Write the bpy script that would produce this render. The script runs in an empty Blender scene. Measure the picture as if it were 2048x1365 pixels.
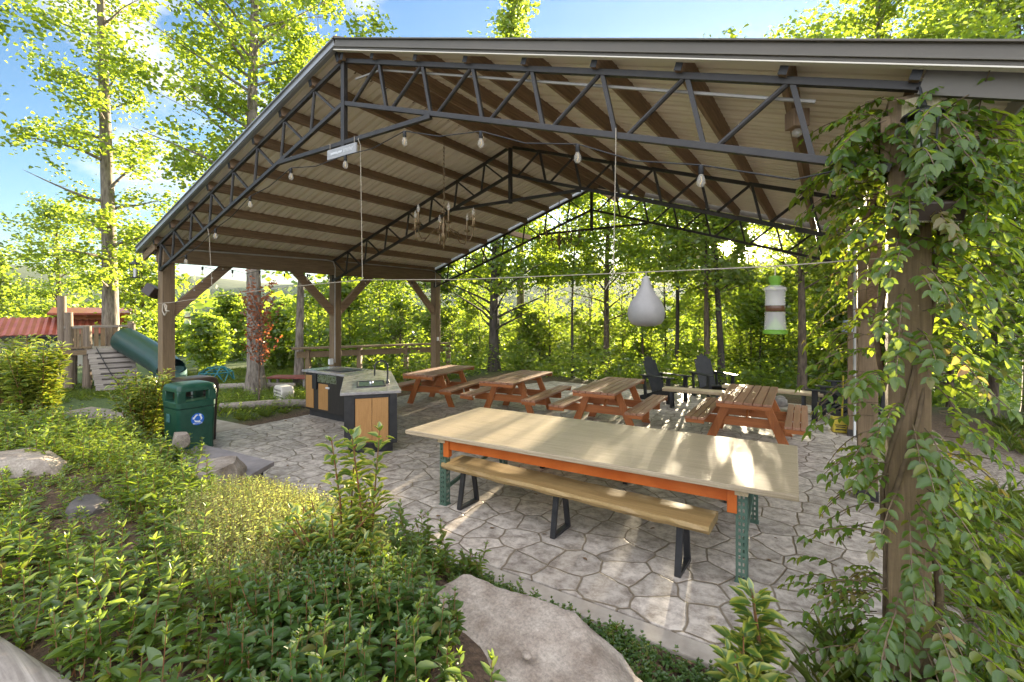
import bpy, bmesh, math, random
import numpy as np
from mathutils import Vector, Matrix
R = math.radians
D = bpy.data
SC = bpy.context.scene
COL = SC.collection

# ------------------------------------------------------------------ camera
TH = 0.5851
CAM = Vector((4.2617, -3.2242, 2.0414))
FPX, H0 = 954.05, 623.58                       # focal length and horizon row of the photograph (2048 px wide)
cd = D.cameras.new("camera"); cam = D.objects.new("camera", cd); COL.objects.link(cam)
cam.location = CAM; cam.rotation_euler = (R(90), 0, TH)
cd.sensor_width = 36; cd.lens = 36 * FPX / 2048; cd.shift_y = -(682.5 - H0) / 2048
cd.clip_start = 0.05; cd.clip_end = 3000
SC.camera = cam

# ------------------------------------------------------------------ sky, sun, exposure
SUN_EL, SUN_AZ = R(7.0), R(9.2)                # azimuth measured from +Y towards -X
SUN_DIR = Vector((-math.sin(SUN_AZ) * math.cos(SUN_EL), math.cos(SUN_AZ) * math.cos(SUN_EL), math.sin(SUN_EL)))
SKY_STRENGTH, SUN_STRENGTH, EXPOSURE = 0.05, 5.0, 3.02
w = D.worlds.new("World"); SC.world = w; w.use_nodes = True
wn, wl = w.node_tree.nodes, w.node_tree.links
bg = wn["Background"]; bg.inputs[1].default_value = SKY_STRENGTH
sky = wn.new("ShaderNodeTexSky"); sky.sky_type = 'NISHITA'; sky.sun_disc = False
sky.sun_elevation = SUN_EL; sky.sun_rotation = -SUN_AZ; sky.air_density = 1.0; sky.dust_density = 0.35; sky.ozone_density = 3.0
tc = wn.new("ShaderNodeTexCoord")
# clouds: noise on the sky's own directions, flattened towards the horizon
mp = wn.new("ShaderNodeMapping"); mp.inputs['Scale'].default_value = (1.6, 1.6, 3.6); mp.inputs['Location'].default_value = (3.1, 0.4, 0.2)
wl.new(tc.outputs['Generated'], mp.inputs[0])
cn = wn.new("ShaderNodeTexNoise"); cn.inputs['Scale'].default_value = 2.1; cn.inputs['Detail'].default_value = 9; cn.inputs['Roughness'].default_value = 0.55
wl.new(mp.outputs[0], cn.inputs['Vector'])
cr = wn.new("ShaderNodeValToRGB"); cr.color_ramp.elements[0].position = 0.56; cr.color_ramp.elements[1].position = 0.74
wl.new(cn.outputs[0], cr.inputs[0])
cm = wn.new("ShaderNodeMix"); cm.data_type = 'RGBA'
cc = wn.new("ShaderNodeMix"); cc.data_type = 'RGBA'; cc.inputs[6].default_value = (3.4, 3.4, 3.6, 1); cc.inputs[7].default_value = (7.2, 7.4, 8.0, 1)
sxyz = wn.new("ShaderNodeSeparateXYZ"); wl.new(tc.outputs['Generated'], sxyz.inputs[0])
hi_ = wn.new("ShaderNodeVectorMath"); hi_.operation = 'DOT_PRODUCT'; hi_.inputs[1].default_value = (0.42, -0.62, 0.66)  # brighter cloud added overhead and behind the camera, out of view, as fill light
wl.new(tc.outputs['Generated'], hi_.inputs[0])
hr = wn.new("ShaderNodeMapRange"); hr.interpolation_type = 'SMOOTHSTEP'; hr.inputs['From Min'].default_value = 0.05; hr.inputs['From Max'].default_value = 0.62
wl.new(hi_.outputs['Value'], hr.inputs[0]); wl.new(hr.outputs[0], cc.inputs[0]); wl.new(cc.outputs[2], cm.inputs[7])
sat = wn.new("ShaderNodeHueSaturation"); sat.inputs['Saturation'].default_value = 1.02
wl.new(sky.outputs[0], sat.inputs['Color'])
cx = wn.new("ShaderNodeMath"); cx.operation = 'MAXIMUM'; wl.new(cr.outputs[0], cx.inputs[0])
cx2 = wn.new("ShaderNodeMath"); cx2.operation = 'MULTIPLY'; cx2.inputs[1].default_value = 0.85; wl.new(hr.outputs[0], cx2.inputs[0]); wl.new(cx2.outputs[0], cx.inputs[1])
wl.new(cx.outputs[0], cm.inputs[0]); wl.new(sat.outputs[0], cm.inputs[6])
# the sun's disc, low over the trees
nrm = wn.new("ShaderNodeVectorMath"); nrm.operation = 'NORMALIZE'; wl.new(tc.outputs['Generated'], nrm.inputs[0])
dot = wn.new("ShaderNodeVectorMath"); dot.operation = 'DOT_PRODUCT'; dot.inputs[1].default_value = SUN_DIR
wl.new(nrm.outputs[0], dot.inputs[0])
mr = wn.new("ShaderNodeMapRange"); mr.interpolation_type = 'SMOOTHSTEP'
mr.inputs['From Min'].default_value = math.cos(R(2.4)); mr.inputs['From Max'].default_value = math.cos(R(1.0))
mr.inputs['To Min'].default_value = 0; mr.inputs['To Max'].default_value = 1
wl.new(dot.outputs['Value'], mr.inputs[0])
dm = wn.new("ShaderNodeMix"); dm.data_type = 'RGBA'; dm.inputs[7].default_value = (160, 135, 95, 1)
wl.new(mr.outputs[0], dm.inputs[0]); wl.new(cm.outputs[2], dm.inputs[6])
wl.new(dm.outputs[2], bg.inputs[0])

sd = D.lights.new("sun", 'SUN'); sun = D.objects.new("sun", sd); COL.objects.link(sun)
sd.energy = SUN_STRENGTH; sd.angle = R(0.5); sd.color = (1.0, 0.84, 0.58)
sun.rotation_euler = (R(90) - SUN_EL, 0, SUN_AZ + R(180)); sun.location = (0, 30, 20)
SC.view_settings.view_transform = 'Standard'; SC.view_settings.look = 'None'
SC.view_settings.exposure = EXPOSURE; SC.view_settings.gamma = 1
SC.cycles.max_bounces = 8; SC.cycles.diffuse_bounces = 5; SC.cycles.glossy_bounces = 3
SC.cycles.transmission_bounces = 6; SC.cycles.transparent_max_bounces = 12
SC.cycles.sample_clamp_indirect = 6.0
SC.cycles.use_denoising = True

# ------------------------------------------------------------------ helpers
FW = Vector((-math.sin(TH), math.cos(TH), 0)); RT = Vector((math.cos(TH), math.sin(TH), 0))
def at(u, v, depth):                            # a point of the place, seen at photo pixel u,v, that many metres ahead
    return CAM + (FW + RT * ((u - 1024) / FPX) + Vector((0, 0, (H0 - v) / FPX))) * depth

def sstep(a, b, x):
    t = np.clip((x - a) / (b - a), 0, 1); return t * t * (3 - 2 * t)

def ground_h(x, y):
    x = np.asarray(x, float); y = np.asarray(y, float)
    bed = 0.42 * sstep(0.30, 1.7, -y) * (1 - sstep(2.6, 3.6, x + 0.25 * (y + 1))) * sstep(-6.5, -4.2, x)
    bed = bed + 0.13 * sstep(0.30, 0.55, -y) * (1 - sstep(1.5, 3.0, x)) * sstep(-6.5, -4.2, x)
    right = 0.22 * sstep(3.4, 4.6, x) * sstep(0.6, 2.6, -y)
    d = np.hypot(x - 4.3, y + 3.2)
    back = -0.20 * np.maximum(0, y - 10.5) - 0.05 * np.maximum(0, -x - 18)
    back = np.maximum(back, -16)
    rip = 0.05 * np.sin(x * 1.3 + 0.7 * y) * np.cos(y * 1.1 - 0.4 * x) * sstep(5.2, 9, d)
    az = np.arctan2(-(x - 4.3), y + 3.2)
    hill = (19 + 6 * np.sin(az * 3.1 + 0.7) + 3.0 * np.sin(az * 9 + 2) + 1.2 * np.sin(az * 23)) * sstep(120, 380, d) + 26 * sstep(120, 360, d) * (back < -10)
    patio = sstep(-4.75, -4.35, x) * (1 - sstep(5.0, 5.3, x)) * sstep(-0.35, -0.16, y) * (1 - sstep(9.3, 9.9, y))
    return (bed + right + back + rip + hill) * (1 - patio) - 0.06 * patio - 0.012

def gz(x, y): return float(ground_h(x, y))

class MB:
    """collects boxes, bars and tubes; build() links them as ONE mesh object"""
    def __init__(s): s.v = []; s.f = []
    def add(s, vs, fs):
        o = len(s.v); s.v += [tuple(p) for p in vs]; s.f += [tuple(i + o for i in f) for f in fs]; return s
    def box(s, c, d, rz=0, rx=0, ry=0):
        M = Matrix.Translation(c) @ Matrix.Rotation(rz, 4, 'Z') @ Matrix.Rotation(ry, 4, 'Y') @ Matrix.Rotation(rx, 4, 'X')
        x, y, z = d[0] / 2, d[1] / 2, d[2] / 2
        vs = [M @ Vector(p) for p in ((-x,-y,-z),(x,-y,-z),(x,y,-z),(-x,y,-z),(-x,-y,z),(x,-y,z),(x,y,z),(-x,y,z))]
        return s.add(vs, [(3,2,1,0),(4,5,6,7),(0,1,5,4),(1,2,6,5),(2,3,7,6),(3,0,4,7)])
    def bar(s, p0, p1, w, h, up=(0, 0, 1)):     # rectangular bar; h along up, w across
        p0, p1 = Vector(p0), Vector(p1); a = (p1 - p0).normalized(); up = Vector(up)
        sd_ = a.cross(up)
        if sd_.length < 1e-4: sd_ = a.cross(Vector((0, 1, 0)))
        sd_.normalize(); u = sd_.cross(a)
        q = [(-w/2, -h/2), (w/2, -h/2), (w/2, h/2), (-w/2, h/2)]
        vs = [p0 + sd_ * i + u * j for i, j in q] + [p1 + sd_ * i + u * j for i, j in q]
        return s.add(vs, [(3,2,1,0),(4,5,6,7),(0,1,5,4),(1,2,6,5),(2,3,7,6),(3,0,4,7)])
    def tube(s, pts, r, n=8, cap=True):
        pts = [Vector(p) for p in pts]; m = len(pts)
        rs = [r] * m if isinstance(r, (int, float)) else list(r)
        vs = []; ref = None
        for i, p in enumerate(pts):
            a = (pts[min(i + 1, m - 1)] - pts[max(i - 1, 0)])
            if a.length < 1e-9: a = Vector((0, 0, 1))
            a.normalize()
            if ref is None: ref = a.orthogonal().normalized()
            ref = (ref - a * ref.dot(a))
            if ref.length < 1e-6: ref = a.orthogonal()
            ref.normalize(); b = a.cross(ref)
            for k in range(n):
                t = 2 * math.pi * k / n; vs.append(p + (ref * math.cos(t) + b * math.sin(t)) * rs[i])
        fs = [(i*n+k, i*n+(k+1)%n, (i+1)*n+(k+1)%n, (i+1)*n+k) for i in range(m-1) for k in range(n)]
        if cap: fs += [tuple(range(n))[::-1], tuple(range((m-1)*n, m*n))]
        return s.add(vs, fs)
    def lathe(s, prof, c=(0, 0, 0), n=20):
        c = Vector(c); m = len(prof); vs = []
        for r_, z in prof:
            for k in range(n):
                t = 2 * math.pi * k / n; vs.append(c + Vector((r_ * math.cos(t), r_ * math.sin(t), z)))
        fs = [(i*n+k, i*n+(k+1)%n, (i+1)*n+(k+1)%n, (i+1)*n+k) for i in range(m-1) for k in range(n)]
        fs += [tuple(range(n))[::-1], tuple(range((m-1)*n, m*n))]
        return s.add(vs, fs)
    def prism(s, poly, z0, z1):
        n = len(poly); vs = [(x, y, z0) for x, y in poly] + [(x, y, z1) for x, y in poly]
        return s.add(vs, [tuple(range(n))[::-1], tuple(range(n, 2*n))] + [(i, (i+1)%n, n+(i+1)%n, n+i) for i in range(n)])
    def slab(s, poly3, thick):                  # any flat polygon, extruded along a vector
        n = len(poly3); t = Vector(thick); P = [Vector(p) for p in poly3]
        return s.add(P + [p + t for p in P], [tuple(range(n))[::-1], tuple(range(n, 2*n))] + [(i, (i+1)%n, n+(i+1)%n, n+i) for i in range(n)])
    def build(s, name, mat, parent=None, world=False, bevel=0.0, smooth=None, label=None):
        me = D.meshes.new(name)
        vs = s.v
        if world and parent is not None:
            I = XF[parent.name].inverted(); vs = [tuple(I @ Vector(p)) for p in vs]
        me.from_pydata(vs, [], s.f); me.materials.append(mat); me.update()
        if smooth is not None:
            me.polygons.foreach_set('use_smooth', [True] * len(me.polygons))
            me.set_sharp_from_angle(angle=R(smooth))
        o = D.objects.new(name, me); COL.objects.link(o)
        if parent is not None: o.parent = parent; XF[o.name] = XF[parent.name]
        else: XF[o.name] = Matrix.Identity(4)
        if bevel:
            b = o.modifiers.new("bevel", 'BEVEL'); b.width = bevel; b.segments = 2; b.limit_method = 'ANGLE'; b.angle_limit = R(40)
        if label: o['label'] = label
        return o
XF = {}
def thing(name, label, cat, loc=(0, 0, 0), rz=0, group=None):
    o = D.objects.new(name, None); COL.objects.link(o); o.empty_display_size = 0.1
    o.location = loc; o.rotation_euler = (0, 0, rz)
    XF[o.name] = Matrix.Translation(loc) @ Matrix.Rotation(rz, 4, 'Z')
    return tag(o, label, cat, group)
def tag(o, label, cat, group=None):
    o['label'] = label; o['category'] = cat
    if group: o['group'] = group
    return o
def kind(o, k): o['kind'] = k; return o
def copy_tree(o, parent=None):
    c = o.copy(); COL.objects.link(c)
    if parent is not None: c.parent = parent
    for ch in [x for x in D.objects if x.parent is o]: copy_tree(ch, c)
    return c
def place_copy(o, label, loc, rz=0, scale=None, group=None):
    c = copy_tree(o); c.location = loc; c.rotation_euler = (0, 0, rz); c['label'] = label
    if scale: c.scale = (scale,) * 3 if isinstance(scale, (int, float)) else scale
    if group: c['group'] = group
    XF[c.name] = Matrix.Translation(loc) @ Matrix.Rotation(rz, 4, 'Z')
    return c

# ------------------------------------------------------------------ materials
def new_mat(name):
    m = D.materials.new(name); m.use_nodes = True
    return m, m.node_tree.nodes, m.node_tree.links
def mat(name, c1, c2=None, scale=6.0, stretch=(1, 1, 1), rough=0.6, bump=0.0, metal=0.0, lo=0.35, hi=0.65, detail=6, coat=0.0, spec=0.5, board=0.0, distort=0.0, fleck=0.0):
    m, n, l = new_mat(name); p = n["Principled BSDF"]
    p.inputs['Roughness'].default_value = rough; p.inputs['Metallic'].default_value = metal
    p.inputs['Specular IOR Level'].default_value = spec
    if coat: p.inputs['Coat Weight'].default_value = coat; p.inputs['Coat Roughness'].default_value = 0.15
    p.inputs['Base Color'].default_value = (*c1, 1)
    if c2 is not None or bump:
        t = n.new("ShaderNodeTexCoord"); mp = n.new("ShaderNodeMapping"); mp.inputs['Scale'].default_value = stretch
        src = t.outputs['Object']
        if board:
            ge = n.new("ShaderNodeNewGeometry"); sh = n.new("ShaderNodeVectorMath"); sh.operation = 'MULTIPLY_ADD'; sh.inputs[1].default_value = (9, 7, 5)
            l.new(ge.outputs['Random Per Island'], sh.inputs[0]); l.new(src, sh.inputs[2]); src = sh.outputs[0]
        l.new(src, mp.inputs[0])
        nz = n.new("ShaderNodeTexNoise"); nz.inputs['Scale'].default_value = scale; nz.inputs['Detail'].default_value = detail
        nz.inputs['Roughness'].default_value = 0.6; nz.inputs['Distortion'].default_value = distort
        l.new(mp.outputs[0], nz.inputs['Vector'])
    if c2 is not None:
        r = n.new("ShaderNodeValToRGB"); r.color_ramp.elements[0].position = lo; r.color_ramp.elements[1].position = hi
        r.color_ramp.elements[0].color = (*c1, 1); r.color_ramp.elements[1].color = (*c2, 1)
        l.new(nz.outputs[0], r.inputs[0]); col = r.outputs[0]
        for amt, kind_ in ((board, 'b'), (fleck, 'f')):
            if not amt: continue
            hv = n.new("ShaderNodeHueSaturation"); vr = n.new("ShaderNodeMapRange"); vr.inputs['To Min'].default_value = 1 - amt; vr.inputs['To Max'].default_value = 1 + amt
            if kind_ == 'b': l.new(ge.outputs['Random Per Island'], vr.inputs[0])
            else:
                fz = n.new("ShaderNodeTexNoise"); fz.inputs['Scale'].default_value = 55; fz.inputs['Detail'].default_value = 8; fz.inputs['Roughness'].default_value = .75
                l.new(t.outputs['Object'], fz.inputs['Vector']); vr.inputs['From Min'].default_value = .3; vr.inputs['From Max'].default_value = .7; l.new(fz.outputs[0], vr.inputs[0])
            l.new(vr.outputs[0], hv.inputs['Value']); l.new(col, hv.inputs['Color']); col = hv.outputs[0]
        l.new(col, p.inputs['Base Color'])
        rr = n.new("ShaderNodeMapRange"); rr.inputs['To Min'].default_value = max(0.05, rough - 0.12); rr.inputs['To Max'].default_value = min(1, rough + 0.12)
        l.new(nz.outputs[0], rr.inputs[0]); l.new(rr.outputs[0], p.inputs['Roughness'])
    if bump:
        b = n.new("ShaderNodeBump"); b.inputs['Strength'].default_value = bump; b.inputs['Distance'].default_value = 0.01
        l.new(nz.outputs[0], b.inputs['Height']); l.new(b.outputs[0], p.inputs['Normal'])
    return m
AX = {'x': (0.35, 7, 7), 'y': (7, 0.35, 7), 'z': (7, 7, 0.35)}
_wc = {}
def wood(key, ax, c1, c2, rough=0.6, scale=5.0, bump=0.25, coat=0):
    k = key + '_' + ax
    if k not in _wc: _wc[k] = mat(k, c1, c2, scale, AX[ax], rough, bump, lo=0.3, hi=0.7, coat=coat, distort=0.6, board=0.16, fleck=0.10)
    return _wc[k]
def stain(ax): return wood('stained_wood', ax, (0.30, 0.085, 0.018), (0.46, 0.16, 0.04), 0.5)
def sheen_faded(ax): return wood('sky_sheen_faded_wood', ax, (0.26, 0.12, 0.065), (0.42, 0.225, 0.14), 0.5)  # top boards: sky reflection painted in as a paler, slightly weathered stain
def lumber(ax): return wood('treated_lumber', ax, (0.135, 0.088, 0.047), (0.26, 0.178, 0.10), 0.75, 9.0)
def rafter(ax): return wood('rafter_lumber', ax, (0.18, 0.112, 0.064), (0.34, 0.225, 0.138), 0.75, 8.0)
def oldwood(ax): return wood('weathered_grey_wood', ax, (0.14, 0.115, 0.095), (0.32, 0.28, 0.24), 0.85)
def palewood(ax): return wood('pale_plank', ax, (0.42, 0.31, 0.18), (0.60, 0.48, 0.31), 0.55)
M_steel = mat('painted_truss_steel', (0.022, 0.019, 0.017), (0.040, 0.035, 0.031), 9, rough=0.5, spec=0.5)
M_black = mat('black_paint', (0.012, 0.012, 0.014), (0.028, 0.027, 0.028), 8, rough=0.5)
M_blackmetal = mat('black_metal', (0.015, 0.015, 0.017), (0.03, 0.03, 0.032), 12, rough=0.4)
M_rope = mat('pale_rope', (0.38, 0.33, 0.25), (0.50, 0.44, 0.35), 60, rough=0.9)
M_white = mat('white_plastic', (0.70, 0.70, 0.68), (0.78, 0.78, 0.76), 10, rough=0.45)

def leaf_mat(name, c1, c2, trans, rim=None, rough=0.45, tw=0.55, gloss=0.06):
    """diffuse + light coming through the blade; each leaf has a tone of its own"""
    m, n, l = new_mat(name); n.remove(n["Principled BSDF"]); out = n["Material Output"]
    g = n.new("ShaderNodeNewGeometry")
    mx = n.new("ShaderNodeValToRGB"); e = mx.color_ramp.elements; e[0].position = 0; e[0].color = (*c1, 1); e[1].position = .90; e[1].color = (*c2, 1)
    for pos, c in ((.95, (c2[0] * 2.0, c2[1] * 1.25, c2[2])), (1.0, (c2[0] * 1.7, c2[1] * .75, c2[2]))):
        q = e.new(pos); q.color = (*c, 1)
    l.new(g.outputs['Random Per Island'], mx.inputs[0])
    col = mx.outputs[0]
    mt = n.new("ShaderNodeMix"); mt.data_type = 'RGBA'; mt.inputs[6].default_value = (*trans, 1)
    mt.inputs[7].default_value = (trans[0] * 1.35, trans[1] * 1.15, trans[2] * 0.8, 1)
    l.new(g.outputs['Random Per Island'], mt.inputs[0]); tcol = mt.outputs[2]
    if rim:
        a = n.new("ShaderNodeAttribute"); a.attribute_name = 'rim'
        rp = n.new("ShaderNodeValToRGB"); rp.color_ramp.elements[0].position = 0.45; rp.color_ramp.elements[1].position = 0.75
        l.new(a.outputs['Fac'], rp.inputs[0])
        m2 = n.new("ShaderNodeMix"); m2.data_type = 'RGBA'; m2.inputs[7].default_value = (*rim, 1)
        l.new(rp.outputs[0], m2.inputs[0]); l.new(col, m2.inputs[6]); col = m2.outputs[2]
        m3 = n.new("ShaderNodeMix"); m3.data_type = 'RGBA'; m3.inputs[7].default_value = (rim[0] * 1.1, rim[1], rim[2] * 0.6, 1)
        l.new(rp.outputs[0], m3.inputs[0]); l.new(tcol, m3.inputs[6]); tcol = m3.outputs[2]
    df = n.new("ShaderNodeBsdfDiffuse"); l.new(col, df.inputs[0])
    tr = n.new("ShaderNodeBsdfTranslucent"); l.new(tcol, tr.inputs[0])
    a1 = n.new("ShaderNodeMixShader"); a1.inputs[0].default_value = tw; l.new(df.outputs[0], a1.inputs[1]); l.new(tr.outputs[0], a1.inputs[2])
    gl = n.new("ShaderNodeBsdfGlossy"); gl.inputs['Roughness'].default_value = rough
    a2 = n.new("ShaderNodeMixShader"); a2.inputs[0].default_value = gloss; l.new(a1.outputs[0], a2.inputs[1]); l.new(gl.outputs[0], a2.inputs[2])
    l.new(a2.outputs[0], out.inputs[0]); return m
L_tree = leaf_mat('hardwood_leaf', (0.035, 0.085, 0.012), (0.10, 0.16, 0.022), (0.35, 0.50, 0.04))
L_wood = leaf_mat('understorey_leaf', (0.035, 0.085, 0.014), (0.09, 0.15, 0.022), (0.35, 0.50, 0.04))
L_dark = leaf_mat('dark_oak_leaf', (0.030, 0.065, 0.014), (0.06, 0.11, 0.02), (0.30, 0.43, 0.035))  # a deeper green than the other tree leaves
L_mint = leaf_mat('herb_leaf', (0.045, 0.10, 0.016), (0.10, 0.17, 0.03), (0.32, 0.46, 0.04), tw=0.5)
L_mintdark = leaf_mat('dark_herb_leaf', (0.045, 0.11, 0.022), (0.08, 0.15, 0.03), (0.22, 0.34, 0.03), tw=0.45)
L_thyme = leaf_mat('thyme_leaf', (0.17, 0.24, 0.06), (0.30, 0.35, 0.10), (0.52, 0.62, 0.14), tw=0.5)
L_vine = leaf_mat('wisteria_leaf', (0.045, 0.105, 0.018), (0.085, 0.15, 0.028), (0.34, 0.48, 0.035), tw=0.5, gloss=0.04, rough=0.35)
L_vineyoung = leaf_mat('young_vine_leaf', (0.14, 0.17, 0.04), (0.26, 0.20, 0.07), (0.42, 0.38, 0.08), tw=0.5)
L_euon = leaf_mat('variegated_leaf', (0.05, 0.13, 0.02), (0.10, 0.19, 0.025), (0.22, 0.36, 0.03), rim=(0.38, 0.40, 0.05), tw=0.45, gloss=0.1)
L_red = leaf_mat('red_leaf', (0.17, 0.05, 0.022), (0.26, 0.10, 0.04), (0.42, 0.13, 0.05))
L_grass = leaf_mat('grass_blade', (0.06, 0.12, 0.018), (0.13, 0.18, 0.03), (0.26, 0.36, 0.04))
L_vinefol = leaf_mat('bronze_leaf', (0.10, 0.08, 0.03), (0.16, 0.10, 0.04), (0.20, 0.16, 0.05))

def bark(name, c1, c2, s=4.0):
    return mat(name, c1, c2, s, (3.2, 3.2, 0.7), 0.9, 1.0, lo=0.35, hi=0.62, detail=10)
B_grey = bark('grey_bark', (0.085, 0.066, 0.052), (0.27, 0.23, 0.19), 5)
B_dark = bark('dark_bark', (0.028, 0.022, 0.018), (0.09, 0.075, 0.062), 5)
B_brown = bark('brown_bark', (0.06, 0.042, 0.03), (0.17, 0.125, 0.09), 6)
M_stem = mat('red_green_stem', (0.24, 0.065, 0.03), (0.15, 0.13, 0.04), 20, rough=0.7)
M_vinestem = mat('vine_stem', (0.09, 0.06, 0.035), (0.17, 0.12, 0.07), 20, rough=0.85)

# stamped concrete flagstones
def patio_material():
    m, n, l = new_mat('stamped_concrete'); p = n["Principled BSDF"]
    t = n.new("ShaderNodeTexCoord")
    wz = n.new("ShaderNodeTexNoise"); wz.inputs['Scale'].default_value = 3.0; wz.inputs['Detail'].default_value = 2
    l.new(t.outputs['Object'], wz.inputs['Vector'])
    off = n.new("ShaderNodeVectorMath"); off.operation = 'MULTIPLY_ADD'; off.inputs[1].default_value = (0.10, 0.10, 0); off.inputs[2].default_value = (0, 0, 0)
    l.new(wz.outputs['Color'], off.inputs[0])
    ad = n.new("ShaderNodeVectorMath"); l.new(t.outputs['Object'], ad.inputs[0]); l.new(off.outputs[0], ad.inputs[1])
    def vor(feature):
        v = n.new("ShaderNodeTexVoronoi"); v.voronoi_dimensions = '2D'; v.feature = feature
        v.inputs['Scale'].default_value = 3.15; v.inputs['Randomness'].default_value = 0.66
        l.new(ad.outputs[0], v.inputs['Vector']); return v
    ve, vc = vor('DISTANCE_TO_EDGE'), vor('F1')
    gr = n.new("ShaderNodeMapRange"); gr.interpolation_type = 'SMOOTHSTEP'; gr.inputs['From Min'].default_value = 0.006; gr.inputs['From Max'].default_value = 0.040
    l.new(ve.outputs['Distance'], gr.inputs[0])
    nz = n.new("ShaderNodeTexNoise"); nz.inputs['Scale'].default_value = 9; nz.inputs['Detail'].default_value = 12; nz.inputs['Roughness'].default_value = 0.74; nz.inputs['Distortion'].default_value = 0.25
    l.new(t.outputs['Object'], nz.inputs['Vector'])
    r1 = n.new("ShaderNodeValToRGB"); e = r1.color_ramp.elements
    e[0].position = 0.36; e[0].color = (0.21, 0.17, 0.14, 1); e[1].position = 0.60; e[1].color = (0.57, 0.505, 0.435, 1)
    l.new(nz.outputs[0], r1.inputs[0])
    big = n.new("ShaderNodeTexNoise"); big.inputs['Scale'].default_value = 0.9; big.inputs['Detail'].default_value = 3; l.new(t.outputs['Object'], big.inputs['Vector'])
    hs = n.new("ShaderNodeHueSaturation")
    sp = n.new("ShaderNodeSeparateColor"); l.new(vc.outputs['Color'], sp.inputs[0])
    mv = n.new("ShaderNodeMapRange"); mv.inputs['To Min'].default_value = 0.78; mv.inputs['To Max'].default_value = 1.15; l.new(sp.outputs[0], mv.inputs[0])
    mv2 = n.new("ShaderNodeMath"); mv2.operation = 'MULTIPLY_ADD'; mv2.inputs[1].default_value = 0.5; l.new(big.outputs[0], mv2.inputs[0]); l.new(mv.outputs[0], mv2.inputs[2])
    sb = n.new("ShaderNodeMath"); sb.operation = 'SUBTRACT'; sb.inputs[1].default_value = 0.25; l.new(mv2.outputs[0], sb.inputs[0])
    l.new(sb.outputs[0], hs.inputs['Value']); l.new(r1.outputs[0], hs.inputs['Color'])
    mx = n.new("ShaderNodeMix"); mx.data_type = 'RGBA'; mx.inputs[6].default_value = (0.20, 0.155, 0.105, 1)
    l.new(gr.outputs[0], mx.inputs[0]); l.new(hs.outputs[0], mx.inputs[7]); l.new(mx.outputs[2], p.inputs['Base Color'])
    p.inputs['Roughness'].default_value = 0.55
    hsum = n.new("ShaderNodeMath"); hsum.operation = 'MULTIPLY_ADD'; hsum.inputs[1].default_value = 0.35; l.new(nz.outputs[0], hsum.inputs[0]); l.new(gr.outputs[0], hsum.inputs[2])
    b = n.new("ShaderNodeBump"); b.inputs['Strength'].default_value = 0.8; b.inputs['Distance'].default_value = 0.012
    l.new(hsum.outputs[0], b.inputs['Height']); l.new(b.outputs[0], p.inputs['Normal'])
    return m
M_patio = patio_material()
M_concrete = mat('plain_concrete', (0.28, 0.24, 0.20), (0.42, 0.37, 0.31), 5, rough=0.8, bump=0.15)

def ground_material():
    m, n, l = new_mat('soil_grass_and_chips'); p = n["Principled BSDF"]; p.inputs['Roughness'].default_value = 0.95
    t = n.new("ShaderNodeTexCoord")
    def noise(s, d=8, r_=0.65):
        z = n.new("ShaderNodeTexNoise"); z.inputs['Scale'].default_value = s; z.inputs['Detail'].default_value = d; z.inputs['Roughness'].default_value = r_
        l.new(t.outputs['Object'], z.inputs['Vector']); return z
    def ramp(src, a, ca, b_, cb):
        r_ = n.new("ShaderNodeValToRGB"); e = r_.color_ramp.elements; e[0].position = a; e[1].position = b_; e[0].color = (*ca, 1); e[1].color = (*cb, 1)
        l.new(src, r_.inputs[0]); return r_
    soil = ramp(noise(28, 10).outputs[0], 0.35, (0.045, 0.026, 0.015), 0.7, (0.16, 0.10, 0.06))
    chips_v = n.new("ShaderNodeTexVoronoi"); chips_v.inputs['Scale'].default_value = 38; l.new(t.outputs['Object'], chips_v.inputs['Vector'])
    sp = n.new("ShaderNodeSeparateColor"); l.new(chips_v.outputs['Color'], sp.inputs[0])
    chips = ramp(sp.outputs[0], 0.1, (0.13, 0.10, 0.075), 0.95, (0.40, 0.34, 0.28))
    grass = ramp(noise(14, 10).outputs[0], 0.32, (0.03, 0.055, 0.012), 0.7, (0.10, 0.135, 0.03))
    wood_ = ramp(noise(0.16, 12, 0.75).outputs[0], 0.38, (0.030, 0.055, 0.016), 0.66, (0.075, 0.105, 0.03))
    at_ = n.new("ShaderNodeAttribute"); at_.attribute_name = 'cover'
    sx = n.new("ShaderNodeSeparateColor"); l.new(at_.outputs['Color'], sx.inputs[0])
    cur = soil.outputs[0]
    for k, src in ((0, chips), (1, grass), (2, wood_)):
        mx = n.new("ShaderNodeMix"); mx.data_type = 'RGBA'; l.new(sx.outputs[k], mx.inputs[0]); l.new(cur, mx.inputs[6]); l.new(src.outputs[0], mx.inputs[7]); cur = mx.outputs[2]
    l.new(cur, p.inputs['Base Color'])
    bz = noise(45, 8); b = n.new("ShaderNodeBump"); b.inputs['Strength'].default_value = 0.7; b.inputs['Distance'].default_value = 0.03
    l.new(bz.outputs[0], b.inputs['Height']); l.new(b.outputs[0], p.inputs['Normal'])
    return m

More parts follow.
